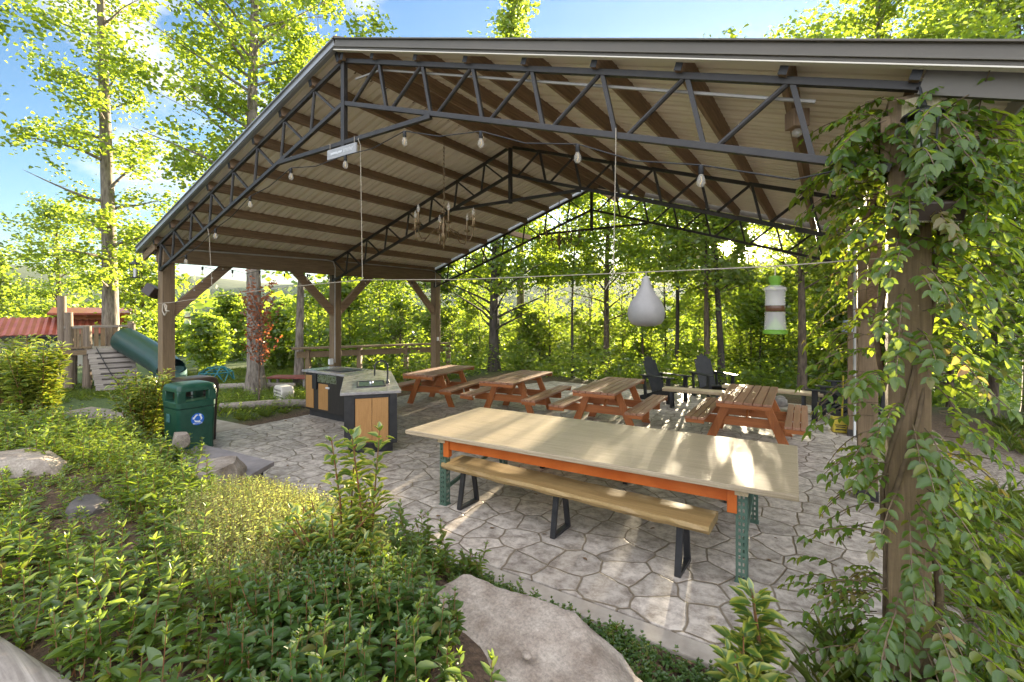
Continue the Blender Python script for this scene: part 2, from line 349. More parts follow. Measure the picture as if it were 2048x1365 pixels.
# ------------------------------------------------------------------ ground (one sheet out to the hills)
def build_ground():
    rad = np.concatenate([np.linspace(0, 14, 150), np.geomspace(14.3, 900, 90)]); na = 300
    ang = np.linspace(0, 2 * np.pi, na, endpoint=False)
    rr, aa = np.meshgrid(rad[1:], ang, indexing='ij')
    x = (4.3 + rr * np.cos(aa)).ravel(); y = (-3.2 + rr * np.sin(aa)).ravel()
    x = np.concatenate([[4.3], x]); y = np.concatenate([[-3.2], y])
    z = ground_h(x, y)
    z = np.minimum(z, z[0] + 200)
    V = np.stack([x, y, z], 1); m = len(rad) - 1
    F = [(0, 1 + k, 1 + (k + 1) % na) for k in range(na)]
    for i in range(m - 1):
        b0, b1 = 1 + i * na, 1 + (i + 1) * na
        F += [(b0 + k, b1 + k, b1 + (k + 1) % na, b0 + (k + 1) % na) for k in range(na)]
    me = D.meshes.new("ground"); me.from_pydata(V.tolist(), [], F); me.materials.append(ground_material())
    d = np.hypot(x - 4.3, y + 3.2)
    chips = sstep(4.7, 5.2, x) * (1 - sstep(4.5, 8, y)) * (1 - sstep(14, 18, d)) * (1 - 0.8 * sstep(7.5, 9, x))
    grass = sstep(4.6, 5.4, -x) * (1 - sstep(30, 60, d)) + sstep(9, 10.5, y) * 0.6 + sstep(7.2, 9, x) * 0.5
    woods = sstep(40, 80, d)
    c = np.zeros((len(x), 4), np.float32); c[:, 0] = chips; c[:, 1] = np.clip(grass, 0, 1); c[:, 2] = woods; c[:, 3] = 1
    a = me.color_attributes.new('cover', 'FLOAT_COLOR', 'POINT'); a.data.foreach_set('color', c.ravel())
    me.polygons.foreach_set('use_smooth', [True] * len(me.polygons)); me.update()
    o = D.objects.new("ground", me); COL.objects.link(o); kind(o, 'structure')
build_ground()

pat = MB().prism([(-4.32, -0.13), (5.02, -0.10), (5.02, 7.05), (-4.32, 7.05)], -0.12, 0.0)
kind(pat.build('patio', M_patio, bevel=0.008), 'structure')
pat = MB().prism([(-3.5, 7.055), (6.2, 7.055), (6.4, 9.3), (-2.6, 9.4)], -0.2, -0.045)
kind(pat.build('lower_patio', M_patio, bevel=0.008), 'structure')
pat = MB().prism([(1.0, -0.30), (5.02, -0.27), (5.02, -0.105), (1.0, -0.125)], -0.12, -0.003)
kind(pat.build('patio_border', M_concrete, bevel=0.01), 'structure')
pat = MB().prism([(-6.6, 0.55), (-4.33, 0.75), (-4.33, 1.30), (-6.6, 1.15)], -0.1, 0.0)
kind(pat.build('side_path', M_concrete, bevel=0.01), 'structure')
pat = MB().prism([(-8.6, -0.2), (-6.3, 0.25), (-6.3, 0.75), (-8.8, 0.3)], -0.1, 0.02)
kind(pat.build('garden_path', mat('trodden_soil', (0.14, 0.115, 0.09), (0.24, 0.20, 0.16), 12, rough=.95), bevel=0.01), 'structure')

# ------------------------------------------------------------------ the pavilion
BAY, ZR, HW = 3.164, 4.72, 4.62                 # the right slope is a little flatter than the left
def SL(sx): return 0.3195 if sx > 0 else 0.3455
def top_z(x): return ZR - abs(x) * SL(x)
def bot_z(x): return 4.235 - abs(x) * (0.316 if x > 0 else 0.338)
pav = thing('pavilion', 'open timber-post picnic pavilion with steel trusses and a ribbed metal gable roof', 'pavilion', (0, 3.2, 0))
def P_(m, name, mt, **k): return m.build(name, mt, k.pop('parent', pav), world=True, **k)
posts = {}
for j in range(3):
    for sx in (-1, 1):
        x = sx * 4.64 if sx < 0 else 4.62
        m = MB().box((x, j * BAY + 0.115, (top_z(sx * 4.75) - 0.02) / 2), (0.178, 0.178, top_z(sx * 4.75) - 0.02))
        posts[(j, sx)] = P_(m, 'post', lumber('z'), bevel=0.006)
for sx in (-1, 1):
    P_(MB().box((sx * 4.64 - sx * 0.12, 3.27, 2.955), (0.045, 6.5, 0.27)), 'eave_beam', lumber('y'), bevel=0.004)
    P_(MB().box((sx * 4.64 + sx * 0.12, 3.27, 2.965), (0.045, 6.5, 0.25)), 'eave_beam', lumber('y'), bevel=0.004)
for j, dy in ((0, 1), (1, -1), (1, 1), (2, -1)):
    for sx in (-1, 1):
        y0 = j * BAY + 0.115
        m = MB().bar((sx * 4.64, y0 + dy * 0.06, 2.02), (sx * 4.64, y0 + dy * 1.0, 2.92), 0.09, 0.15)
        b_ = P_(m, 'knee_brace', rafter('y'), bevel=0.004)
        if sx < 0 and j == 0:
            P_(MB().box((-4.592, 0.5, 2.40), (0.008, 0.02, 0.02)).box((-4.592, 0.62, 2.55), (0.008, 0.02, 0.02)).box((-4.592, 0.78, 2.62), (0.008, 0.02, 0.02)).box((-4.592, 0.95, 2.79), (0.008, 0.02, 0.02)), 'bolt_washers', M_white, parent=b_)
XN = [0.52 + 0.59 * k for k in range(8)]
for j in range(3):
    y = j * BAY
    tr = MB()
    for sx in (-1, 1):
        he = 4.95 if sx > 0 else HW; tr.bar((0, y, ZR - 0.03), (sx * he, y, top_z(sx * he) - 0.03), 0.04, 0.045)
    t_ = P_(tr, 'truss', M_steel, bevel=0.003)
    m = MB()
    for sx in (-1, 1):
        m.bar((sx * 0.02, y, bot_z(0)), (sx * (HW - 0.08), y, bot_z(sx * (HW - 0.08))), 0.04, 0.045)
    P_(m, 'bottom_chord', M_steel, parent=t_, bevel=0.003)
    P_(MB().box((0, y - 0.002, (ZR + 3.80) / 2 - 0.02), (0.055, 0.05, ZR - 3.80)), 'king_post', M_steel, parent=t_, bevel=0.003)
    P_(MB().bar((-1.24, y - 0.003, 3.821), (1.24, y - 0.003, 3.821), 0.041, 0.045), 'tie_bar', M_steel, parent=t_, bevel=0.003)
    for x in XN:
        a = min(x, HW - 0.1)
        # left half: upright tubes lean out a little, flat diagonals lean in; right half the other way round
        P_(MB().tube([(-a, y, top_z(-a) - 0.05), (-a - 0.07, y, bot_z(-a - 0.07))], 0.018, 8), 'strut', M_steel, parent=t_, smooth=40)
        if a < 4.3: P_(MB().tube([(a, y, top_z(a) - 0.05), (a - 0.39, y, bot_z(a - 0.39))], 0.018, 8), 'strut', M_steel, parent=t_, smooth=40)
        P_(MB().bar((-a + 0.03, y, top_z(-a) - 0.06), (-a + 0.39, y, bot_z(-a + 0.39)), 0.03, 0.022), 'diagonal', M_steel, parent=t_)
        if a < 4.4: P_(MB().bar((a + 0.03, y, top_z(a) - 0.06), (a + 0.13, y, bot_z(a + 0.13)), 0.03, 0.03), 'diagonal', M_steel, parent=t_)
for sx in (-1, 1):
    AN = math.atan(SL(sx))
    for i, x in enumerate([0.055] + XN):
        x = min(x, 4.66)
        y1 = 6.42
        if sx < 0 and i == 4: y1 = 7.55
        if sx > 0 and i == 0: y1 = 7.75
        c = Vector((sx * x, 0, top_z(sx * x) + 0.058))
        hh = 0.14 if i else 0.19
        m = MB().bar((c.x, 0.0 - 0.06, c.z), (c.x, y1, c.z), 0.045, hh, up=(sx * math.sin(AN), 0, math.cos(AN)))
        pu = P_(m, 'purlin', rafter('y'), bevel=0.003)
        P_(MB().bar((c.x, -0.064, c.z), (c.x, -0.0605, c.z), 0.047, hh + 0.004, up=(sx * math.sin(AN), 0, math.cos(AN))), 'end_cap', M_black, parent=pu)
M_roofin = mat('cream_roof_sheet', (0.79, 0.725, 0.61), (0.86, 0.80, 0.69), 1.2, rough=0.45, stretch=(0.3, 3, 1), spec=0.5)
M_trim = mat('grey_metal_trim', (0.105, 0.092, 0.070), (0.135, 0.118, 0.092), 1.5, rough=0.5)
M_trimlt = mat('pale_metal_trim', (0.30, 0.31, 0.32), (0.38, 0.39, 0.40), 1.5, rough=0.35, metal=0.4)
# ribbed sheets, ribs run from ridge to eave
EX = 5.12
for sx in (-1, 1):
    AN = math.atan(SL(sx)); m = MB(); y = -0.08; prof = []
    while y < 6.50:
        prof += [(y, 0), (y + .07, 0), (y + .078, .014), (y + .092, .014), (y + .10, 0), (y + .165, 0), (y + .178, .034), (y + .205, .034), (y + .218, 0)]; y += 0.23
    prof = [p for p in prof if p[0] <= 6.50]
    xs = [0.0, EX]
    vs = [(sx * x, yy, top_z(sx * x) + 0.125 + dz) for x in xs for yy, dz in prof]; n = len(prof)
    vs += [(p[0], p[1], p[2] + 0.006) for p in vs]
    fs = [(i, i + 1, n + i + 1, n + i) for i in range(n - 1)] + [(2*n + i, 3*n + i, 3*n + i + 1, 2*n + i + 1) for i in range(n - 1)]
    fs += [(n + i, n + i + 1, 3*n + i + 1, 3*n + i) for i in range(n - 1)]
    m.add(vs, fs); P_(m, 'roof_sheet', M_roofin)
    # gable trim: face plate, lower lip and under-fold
    up = Vector((sx * math.sin(AN), 0, math.cos(AN)))
    for yy in (-0.12, 6.52):
        s_ = -1 if yy < 0 else 1
        m = MB()
        a = Vector((sx * 0.0, yy, top_z(0) + 0.082)); b = Vector((sx * (EX + 0.02), yy, top_z(sx * (EX + 0.02)) + 0.082)); th_ = .105 if sx > 0 else .085
        m.bar(a + up * (.065 - th_ / 2), b + up * (.065 - th_ / 2), 0.012, th_, up=up)
        m.bar(a + Vector((0, s_ * 0.012, 0)) + up * 0.062, b + Vector((0, s_ * 0.012, 0)) + up * 0.062, 0.03, 0.012, up=up)
        m.bar(a + Vector((0, s_ * 0.010, 0)) - up * 0.015, b + Vector((0, s_ * 0.010, 0)) - up * 0.015, 0.02, 0.012, up=up)
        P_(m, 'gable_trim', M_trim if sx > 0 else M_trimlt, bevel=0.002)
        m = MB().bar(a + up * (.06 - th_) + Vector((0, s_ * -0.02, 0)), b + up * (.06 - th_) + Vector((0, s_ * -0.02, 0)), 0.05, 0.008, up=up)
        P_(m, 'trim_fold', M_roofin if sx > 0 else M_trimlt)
    m = MB().box((sx * (EX + 0.0), 3.21, top_z(sx * EX) + 0.10), (0.014, 6.6, 0.12))
    P_(m, 'eave_trim', M_trimlt, bevel=0.002)
m = MB()
m.add([(-0.28, -0.13, top_z(-.28) + .150), (0, -0.13, ZR + .178), (0.28, -0.13, top_z(.28) + .150), (-0.28, 6.54, top_z(-.28) + .150), (0, 6.54, ZR + .178), (0.28, 6.54, top_z(.28) + .150),
       (-0.28, -0.13, top_z(-.28) + .14), (0, -0.13, ZR + .165), (0.28, -0.13, top_z(.28) + .14)], [(0, 1, 4, 3), (1, 2, 5, 4), (6, 7, 1, 0), (7, 8, 2, 1)])
P_(m, 'ridge_cap', mat('brown_ridge_cap', (0.14, 0.09, 0.055), (0.2, 0.13, 0.08), 8, rough=0.6))
# soffit boards at the near right corner
P_(MB().bar((4.66, -0.03, top_z(4.66) - 0.02), (EX, -0.03, top_z(EX) - 0.02), 0.03, 0.12, up=(math.sin(AN), 0, math.cos(AN))), 'overhang_board', M_trim)
P_(MB().bar((-4.66, -0.03, top_z(-4.66) - 0.02), (-EX, -0.03, top_z(-EX) - 0.02), 0.03, 0.12, up=(-math.sin(AN), 0, math.cos(AN))), 'overhang_board', lumber('x'))
# conduit on the mid left post and along the eaves
M_pvc = mat('grey_conduit', (0.34, 0.32, 0.29), (0.42, 0.40, 0.37), 6, rough=0.5)
P_(MB().tube([(-4.49, 0.3, 3.05), (-4.49, 2.95, 3.12), (-4.49, 3.12, 3.10), (-4.50, 3.17, 2.98), (-4.50, 3.17, 0.95)], 0.014, 6), 'conduit', M_pvc, smooth=60)
P_(MB().tube([(-4.47, 3.4, 3.12), (-4.47, 6.1, 3.13), (-4.49, 6.28, 3.1), (-4.5, 6.3, 2.7)], 0.012, 6), 'conduit', M_pvc, smooth=60)
P_(MB().tube([(4.50, 3.10, 2.95), (4.50, 3.10, 0.7)], 0.014, 6), 'conduit', M_pvc, smooth=60)
P_(MB().tube([(4.2, 0.06, 3.26), (0.5, 0.06, 4.48), (0.1, 0.07, 4.5)], 0.012, 6), 'conduit', M_pvc, smooth=60)
P_(MB().box((4.50, 3.13, 0.78), (0.02, 0.12, 0.16)), 'outlet_box', M_white, bevel=0.01)
P_(MB().box((-4.545, 6.43, 1.30), (0.015, 0.07, 0.10)), 'outlet_box', M_white, bevel=0.006)
P_(MB().box((-4.52, 3.08, 0.98), (0.06, 0.09, 0.12)), 'outlet_box', M_white, bevel=0.006)
# post shoes
for (j, sx), o_ in posts.items():
    x = sx * 4.64 if sx < 0 else 4.62
    P_(MB().box((x, j * BAY + 0.115, 0.05), (0.19, 0.19, 0.12)), 'post_base', M_steel, parent=o_, bevel=0.003)

# ------------------------------------------------------------------ long table, benches
lt = thing('long_table', 'long pale plywood-topped table on green perforated posts with an orange beam', 'table', (2.23, 1.26, 0), R(3.0))
AX['fine'] = (0.5, 16, 16); M_ply = wood('ply_top', 'fine', (0.31, 0.235, 0.145), (0.55, 0.45, 0.31), 0.42, 5.0, 0.25)
MB().box((0, 0, 0.738), (3.66, 1.44, 0.044)).build('tabletop', M_ply, lt, bevel=0.008)
M_orange = mat('orange_steel', (0.46, 0.095, 0.012), (0.56, 0.135, 0.02), 5, rough=0.42)
M_greenpost = mat('green_steel', (0.055, 0.105, 0.075), (0.09, 0.15, 0.11), 7, rough=0.5)
for y in (-0.60, 0.62):
    MB().box((0.03, y, 0.655), (2.80, 0.045, 0.115)).box((-1.335, y - .01, 0.62), (0.07, 0.06, 0.20)).box((1.395, y - .01, 0.62), (0.07, 0.06, 0.20)).build('orange_beam', M_orange, lt, bevel=0.004)
def perforated_post(cx, cy):
    """open C-shaped upright with real holes: bars left and right of each row of holes, bridges between them"""
    m = MB(); w, dpt, t = 0.075, 0.07, 0.004
    def face(o, ux, uw):                        # origin corner, direction across
        cols = [0, .22 * uw, .40 * uw, .60 * uw, .78 * uw, uw]
        n = 14; pitch = 0.705 / n
        def quad(a, b, z0, z1):
            p = [o + ux * a, o + ux * b]; nrm_ = ux.cross(Vector((0, 0, 1))) * t
            m.slab([p[0] + Vector((0, 0, z0)), p[1] + Vector((0, 0, z0)), p[1] + Vector((0, 0, z1)), p[0] + Vector((0, 0, z1))], nrm_)
        for a, b in ((cols[0], cols[1]), (cols[2], cols[3]), (cols[4], cols[5])): quad(a, b, 0.005, 0.712)
        for i in range(n):
            z = 0.005 + i * pitch
            quad(cols[1], cols[2], z, z + pitch * .45); quad(cols[3], cols[4], z, z + pitch * .45)
        quad(cols[1], cols[4], 0.705, 0.712)
    face(Vector((cx - w/2, cy - dpt/2, 0)), Vector((1, 0, 0)), w)
    face(Vector((cx + w/2, cy - dpt/2, 0)), Vector((0, 1, 0)), dpt)
    face(Vector((cx - w/2, cy + dpt/2, 0)), Vector((0, -1, 0)), dpt)
    m.box((cx, cy, 0.003), (0.10, 0.09, 0.006))
    return m
for x in (-1.39, 1.46):
    for y in (-0.585, 0.60): perforated_post(x, y).build('leg', M_greenpost, lt)
    MB().bar((x, -0.54, 0.17), (x, 0.56, 0.36), 0.03, 0.035).build('side_brace', M_greenpost, lt, bevel=0.003)
    MB().box((x, 0, 0.690), (0.09, 1.3, 0.05)).build('cross_rail', palewood('y'), lt)

def plank_bench(name, label, loc, rz, length, width, mt, live=True, legs=(-1.1, 0.0, 1.1), group=None, seed=1):
    b = thing(name, label, 'bench', loc, rz, group)
    rnd = random.Random(seed); n = 26; top = []; m = MB()
    vs = []
    for i in range(n + 1):
        x = -length/2 + length * i / n
        w0 = width/2 + (rnd.uniform(-.006, .006) if live else 0); w1 = width/2 + (rnd.uniform(-.006, .006) if live else 0)
        zt = 0.45 + (rnd.uniform(-.002, .002) if live else 0); zb = 0.388 + (rnd.uniform(-.006, .006) if live else 0)
        bulge = rnd.uniform(0, .014) if live else 0
        vs += [(x, -w0, zt), (x, -w0 - bulge, (zt + zb)/2), (x, -w0 + .015, zb), (x, w1 - .015, zb), (x, w1 + bulge, (zt + zb)/2), (x, w1, zt)]
    fs = [(i*6 + k, i*6 + (k+1) % 6, (i+1)*6 + (k+1) % 6, (i+1)*6 + k) for i in range(n) for k in range(6)] + [(0,1,2,3,4,5)[::-1], tuple(n*6 + k for k in range(6))]
    m.add(vs, fs); m.build('seat', mt, b)
    for x in legs:
        m = MB(); bw, tw = width * .42, width * .22
        m.bar((x, -bw, 0.02), (x, -tw, 0.388), 0.05, 0.03, up=(0, 1, 0)).bar((x, bw, 0.02), (x, tw, 0.388), 0.05, 0.03, up=(0, 1, 0))
        m.box((x, 0, 0.015), (0.05, 2 * bw + .03, 0.03)).box((x, 0, 0.381), (0.06, 2 * tw + .05, 0.012))
        m.build('leg', M_blackmetal, b, bevel=0.003)
    return b
M_live = wood('live_edge_slab', 'x', (0.26, 0.165, 0.06), (0.42, 0.285, 0.12), 0.5, 4.0, 0.2)
plank_bench('plank_bench', 'live-edge plank bench on black metal legs in front of the long pale table', (2.20, 0.70, 0), R(-0.8), 2.66, 0.34, M_live, group='plank benches at the long table', seed=3)
plank_bench('plank_bench', 'plank bench mostly hidden behind the long pale table, its black legs showing beneath', (2.25, 2.36, 0), R(3), 2.66, 0.32, M_live, group='plank benches at the long table', seed=7)

# ------------------------------------------------------------------ picnic tables
def picnic_table(label, loc, rz):
    t = thing('picnic_table', label, 'picnic table', loc, rz, 'stained picnic tables in a row on the patio')
    L_, W_ = 1.90, 0.74; TZ = 0.725
    nb = 6; bw = (W_ - 0.012 * (nb - 1)) / nb
    m = MB()
    for i in range(nb): m.box((-W_/2 + bw/2 + i * (bw + .012), 0, TZ - .018), (bw, L_, .036))
    m.build('tabletop', sheen_faded('y'), t, bevel=0.005)
    for y in (-L_/2 + .022, L_/2 - .022): MB().box((0, y, TZ - .066), (W_ - .02, .036, .055)).build('apron', stain('x'), t, bevel=0.004)
    for sx in (-1, 1):
        m = MB()
        for i in range(3): m.box((sx * .665 + (i - 1) * .098, 0, .425), (.088, L_, .036))
        m.build('bench_seat', sheen_faded('y'), t, bevel=0.005)
        for y in (-L_/2 + .022, L_/2 - .022): MB().box((sx * .665, y, .378), (.27, .036, .055)).build('seat_trim', stain('x'), t, bevel=0.004)
    for y in (-.42, .42):
        s = 1 if y > 0 else -1
        for sx in (-1, 1):
            MB().slab([(sx * .18, y, TZ - .036), (sx * .30, y, TZ - .036), (sx * .60, y, 0), (sx * .46, y, 0)], (0, s * .045, 0)).build('leg', stain('z'), t, bevel=0.004)
        MB().box((0, y - s * .021, .335), (1.56, .04, .135)).build('seat_beam', stain('x'), t, bevel=0.005)
        MB().box((0, y - s * .021, TZ - .081), (.62, .04, .09)).build('top_beam', stain('x'), t, bevel=0.005)
        MB().bar((0, y - s * .05, .37), (0, y - s * .33, TZ - .05), .07, .035, up=(1, 0, 0)).build('brace', stain('y'), t, bevel=0.004)
    return t
picnic_table('orange-brown picnic table farthest from the fire pit, beside the kitchen island', (-3.05, 4.90, 0), R(11))
picnic_table('orange-brown picnic table second from the kitchen island', (-1.02, 4.98, 0), R(6.5))
picnic_table('orange-brown picnic table third from the kitchen island, in front of the black slatted chairs', (0.98, 4.98, 0), R(4))
picnic_table('nearest picnic table, wide slatted top showing, beside the vine-covered posts', (3.20, 5.32, 0), R(2))

# ------------------------------------------------------------------ kitchen island
isl = thing('kitchen_island', 'angled outdoor kitchen island with sink, black frame and bamboo-coloured panels', 'kitchen island', (-2.4, 2.2, 0))
FLc, FRc = Vector((-1.44, 1.06)), Vector((-0.96, 1.66))
dl = Vector((-.78, .626)); de = (FRc - FLc).normalized()
KK = FLc + dl * 2.02; BK = FRc + dl * 2.3
body = [(FLc.x, FLc.y), (FRc.x, FRc.y), (BK.x, BK.y), (-4.36, 3.05), (-4.36, 2.36), (KK.x, KK.y)]
def inset(poly, d):
    n = len(poly); out = []
    for i in range(n):
        p0, p1, p2 = Vector(poly[i-1]), Vector(poly[i]), Vector(poly[(i+1) % n])
        a = (p1 - p0).normalized(); b = (p2 - p1).normalized()
        n1 = Vector((-a.y, a.x)); n2 = Vector((-b.y, b.x)); k = (n1 + n2) / (1 + n1.dot(n2))
        out.append(tuple(p1 + k * d))
    return out
MB().prism(inset(body, 0.075), 0.0, 0.13).build('plinth', M_black, isl, world=True)
MB().prism(inset(body, 0.02), 0.13, 0.855).build('cabinet', wood('black_stain', 'z', (0.012, 0.010, 0.009), (0.035, 0.028, 0.024), 0.5), isl, world=True, bevel=0.004)
M_counter = mat('grey_stone_counter', (0.26, 0.24, 0.235), (0.38, 0.36, 0.35), 14, rough=0.22, detail=8)
MB().prism(inset(body, -0.035), 0.858, 0.898).build('countertop', M_counter, isl, world=True, bevel=0.006)
M_bamboo = wood('bamboo_panel', 'z', (0.38, 0.19, 0.06), (0.50, 0.27, 0.095), 0.42, 12, 0.08)
def panel(p, q, z0, z1, out, name='panel', mt=None, t=0.018, off=0.0):
    """flat door or panel between two plan points, proud of the cabinet"""
    p, q = Vector((*p, 0)), Vector((*q, 0)); o3 = Vector((*out, 0))
    poly = [p + Vector((0, 0, z0)), q + Vector((0, 0, z0)), q + Vector((0, 0, z1)), p + Vector((0, 0, z1))]
    return MB().slab([a + o3 * off for a in poly], o3 * t).build(name, mt or M_bamboo, isl, world=True, bevel=0.003)
oe = Vector((de.y, -de.x)); ol = Vector((dl.y, -dl.x)) * -1
E0 = FLc + oe * -0.02
def ep(s): return FLc + de * s - oe * 0.018
panel(ep(.17), ep(.395), .17, .80, oe); panel(ep(.40), ep(.625), .17, .80, oe)
panel(ep(.02), ep(.155), .135, .85, oe, 'frame_stile', M_black, .026); panel(ep(.64), ep(.75), .135, .85, oe, 'frame_stile', M_black, .026)
panel(ep(.157), ep(.638), .135, .165, oe, 'frame_rail', M_black, .024); panel(ep(.157), ep(.638), .805, .85, oe, 'frame_rail', M_black, .024)
fy = 2.36 + 0.018; o_f = Vector((0, -1))
panel((-4.30, fy), (-4.06, fy), .17, .80, o_f, 'door'); 
dr = panel((-3.90, fy), (-3.12, fy), .17, .66, o_f, 'door')
MB().box((-3.6, fy - .03, .60), (.10, .02, .03)).build('door_handle', M_white, dr, world=True)
M_inox = mat('brushed_steel', (0.42, 0.42, 0.42), (0.55, 0.55, 0.55), 30, (1, 8, 1), 0.28, metal=1.0)
panel((-3.92, fy), (-3.34, fy), .69, .84, o_f, 'appliance_front', M_inox, .03)
panel((-4.06, fy), (-3.93, fy), .55, .84, o_f, 'appliance_side', M_black, .05)
MB().box((-3.65, 2.72, .904), (.62, .44, .012)).build('hob', M_black, isl, world=True, bevel=.004)
MB().box((-4.15, 2.62, .903), (.36, .50, .010)).build('steel_tray', M_inox, isl, world=True, bevel=.003)
sc_ = FLc + de * .40 + dl * .72; rzz = math.atan2(dl.y, dl.x)
sk = MB()
for a, b, sx_, sy_ in ((0, .20, .60, .028), (0, -.20, .60, .028), (.286, 0, .028, .40), (-.286, 0, .028, .40)):
    c = sc_ + dl * a + de * b
    sk.box((c.x, c.y, .904), (sx_, sy_, .014), rzz)
sink = sk.build('sink', M_black, isl, world=True, bevel=.003)
MB().box((sc_.x, sc_.y, .9005), (.56, .38, .003), rzz).build('basin', mat('dark_basin', (0.02, 0.045, 0.035), (0.03, 0.06, 0.05), 8, rough=.3), sink, world=True)
MB().lathe([(.0, .902), (.03, .903), (.03, .93), (.016, .95), (.0, .955)], (sc_.x, sc_.y, 0), 12).build('drain_plug', M_inox, sink, world=True, smooth=40)
fb = sc_ + de * .255 - dl * .02
pts = [(fb.x, fb.y, .90 + z) for z in (0, .12, .26)]
for k in range(1, 10):
    t = math.pi * k / 9; r_ = .10
    p = fb - de * (r_ - r_ * math.cos(t)); pts.append((p.x, p.y, 1.16 + r_ * math.sin(t)))
pe = fb - de * .2; pts += [(pe.x, pe.y, 1.08), (pe.x, pe.y, 1.03)]
fa = MB().tube(pts, 0.014, 10).lathe([(.028, .898), (.028, .93), (.017, .95), (.017, .99)], (fb.x, fb.y, 0), 12).build('faucet', M_blackmetal, isl, world=True, smooth=50)
MB().tube([(fb.x, fb.y, .955), (fb.x + dl.x * .09, fb.y + dl.y * .09, .975)], .008, 8).build('lever', M_blackmetal, fa, world=True, smooth=50)

# ------------------------------------------------------------------ bins
M_bingreen = mat('green_plastic', (0.008, 0.052, 0.030), (0.014, 0.072, 0.044), 12, rough=0.38, spec=0.5)
M_binbrown = mat('brown_plastic', (0.028, 0.016, 0.012), (0.045, 0.028, 0.02), 12, rough=0.45)
def rounded(w, d, r_, n=5):
    out = []
    for cx, cy, a0 in ((w/2 - r_, d/2 - r_, 0), (-w/2 + r_, d/2 - r_, 90), (-w/2 + r_, -d/2 + r_, 180), (w/2 - r_, -d/2 + r_, 270)):
        for k in range(n + 1):
            a = R(a0 + 90 * k / n); out.append((cx + r_ * math.cos(a), cy + r_ * math.sin(a)))
    return out
def litter_bin(label, loc, mt, cat):
    b = thing('recycling_bin' if cat == 'recycling bin' else 'litter_bin', label, cat, loc)
    W = 0.50
    m = MB()
    rb, rt = rounded(W - .035, W - .035, .05), rounded(W, W, .05); n = len(rb)
    vs = [(x, y, 0.0) for x, y in rb] + [(x, y, .66) for x, y in rt]
    m.add(vs, [tuple(range(n))[::-1], tuple(range(n, 2*n))] + [(i, (i+1) % n, n + (i+1) % n, n + i) for i in range(n)])
    bd = m.build('body', mt, b, smooth=35)
    for a in range(4):                          # raised frame round each side panel
        m = MB(); f_ = W/2 - .004
        M4 = Matrix.Rotation(a * math.pi/2, 4, 'Z')
        for bx in (((f_ - .008, -.17, .33), (.012, .022, .58)), ((f_ - .008, .17, .33), (.012, .022, .58)), ((f_ - .002, 0, .628), (.012, .36, .022))):
            c = M4 @ Vector(bx[0]); m.box(c, bx[1], a * math.pi/2)
        m.build('side_panel', mt, bd, bevel=.004)
    # hood: lower band, four corner pillars, lintel band and a domed lid, with open hatches between the pillars
    m = MB(); ro = rounded(W + .01, W + .01, .055)
    m.prism(ro, .665, .76)
    for sx in (-1, 1):
        for sy in (-1, 1):
            m.box((sx * (W/2 - .05), sy * (W/2 - .05), .83), (.108, .108, .16))
    hd = m.build('hood', mt, b, bevel=.012, smooth=35)
    m = MB(); lay = [(W + .01, .055, .905), (W + .012, .055, .95), (W - .02, .06, .985), (W - .10, .07, 1.005), (W - .3, .05, 1.015)]
    rings = [rounded(w_, w_, r_) for w_, r_, z in lay]; n = len(rings[0])
    vs = [(x, y, lay[i][2]) for i in range(len(lay)) for x, y in rings[i]]
    fs = [(i*n + k, i*n + (k+1) % n, (i+1)*n + (k+1) % n, (i+1)*n + k) for i in range(len(lay)-1) for k in range(n)] + [tuple(range(n))[::-1], tuple(range((len(lay)-1)*n, len(lay)*n))]
    m.add(vs, fs); m.build('lid', mt, b, smooth=40)
    MB().box((0, 0, .70), (W - .04, W - .04, .08)).build('liner', M_black, b)
    return b
gb = litter_bin('green plastic litter bin with a blue recycling sticker, standing at the patio edge', (-3.53, -0.01, 0), M_bingreen, 'recycling bin')
M_blue = mat('blue_sticker', (0.015, 0.13, 0.55), rough=0.4)
M_wht = mat('white_print', (0.8, 0.82, 0.82), rough=0.5)
st = MB(); st.add([(0.2555, .085 * math.cos(t), .50 + .085 * math.sin(t)) for t in [2 * math.pi * k / 28 for k in range(28)]] + [(0.2515, .085 * math.cos(t), .50 + .085 * math.sin(t)) for t in [2 * math.pi * k / 28 for k in range(28)]],
                  [tuple(range(28))] + [(k, 28 + k, 28 + (k+1) % 28, (k+1) % 28) for k in range(28)])
sticker = st.build('sticker', M_blue, gb)
for k in range(3):                              # three bent arrows chasing round a triangle
    m = MB(); a0 = R(90 + 120 * k)
    def pt(r_, a): return Vector((0.258, r_ * math.cos(a), .512 + r_ * math.sin(a)))
    p0, p1 = pt(.050, a0 + R(20)), pt(.050, a0 + R(78)); dv = (p1 - p0).normalized(); nn = Vector((0, -dv.z, dv.y))
    m.slab([p0 + nn * .010, p1 + nn * .010, p1 - nn * .010, p0 - nn * .010], (.0012, 0, 0))
    m.slab([p1 + nn * .021, p1 + dv * .026, p1 - nn * .021], (.0012, 0, 0))
    q = pt(.050, a0 - R(18)); m.slab([p0 + nn * .010, p0 - nn * .010, q - Vector((0, 0, 0)) + (p0 - q) * .35 - nn * .010, q + (p0 - q) * .3 + nn * .008], (.0012, 0, 0))
    m.build('recycling_arrow', M_wht, sticker)
def lettering(txt, size, loc, rot, mt, parent, name='lettering', ext=0.0008):
    c = D.curves.new(name, 'FONT'); c.body = txt; c.size = size; c.align_x = 'CENTER'; c.align_y = 'CENTER'; c.extrude = ext
    t_ = D.objects.new(name, c); me = D.meshes.new_from_object(t_); D.objects.remove(t_); D.curves.remove(c); me.materials.clear(); me.materials.append(mt)
    o = D.objects.new(name, me); COL.objects.link(o); o.parent = parent; o.location = loc; o.rotation_euler = rot
    return o
lettering('RECYCLE', .030, (0.2565, 0, .440), (R(90), 0, R(90)), M_wht, sticker)
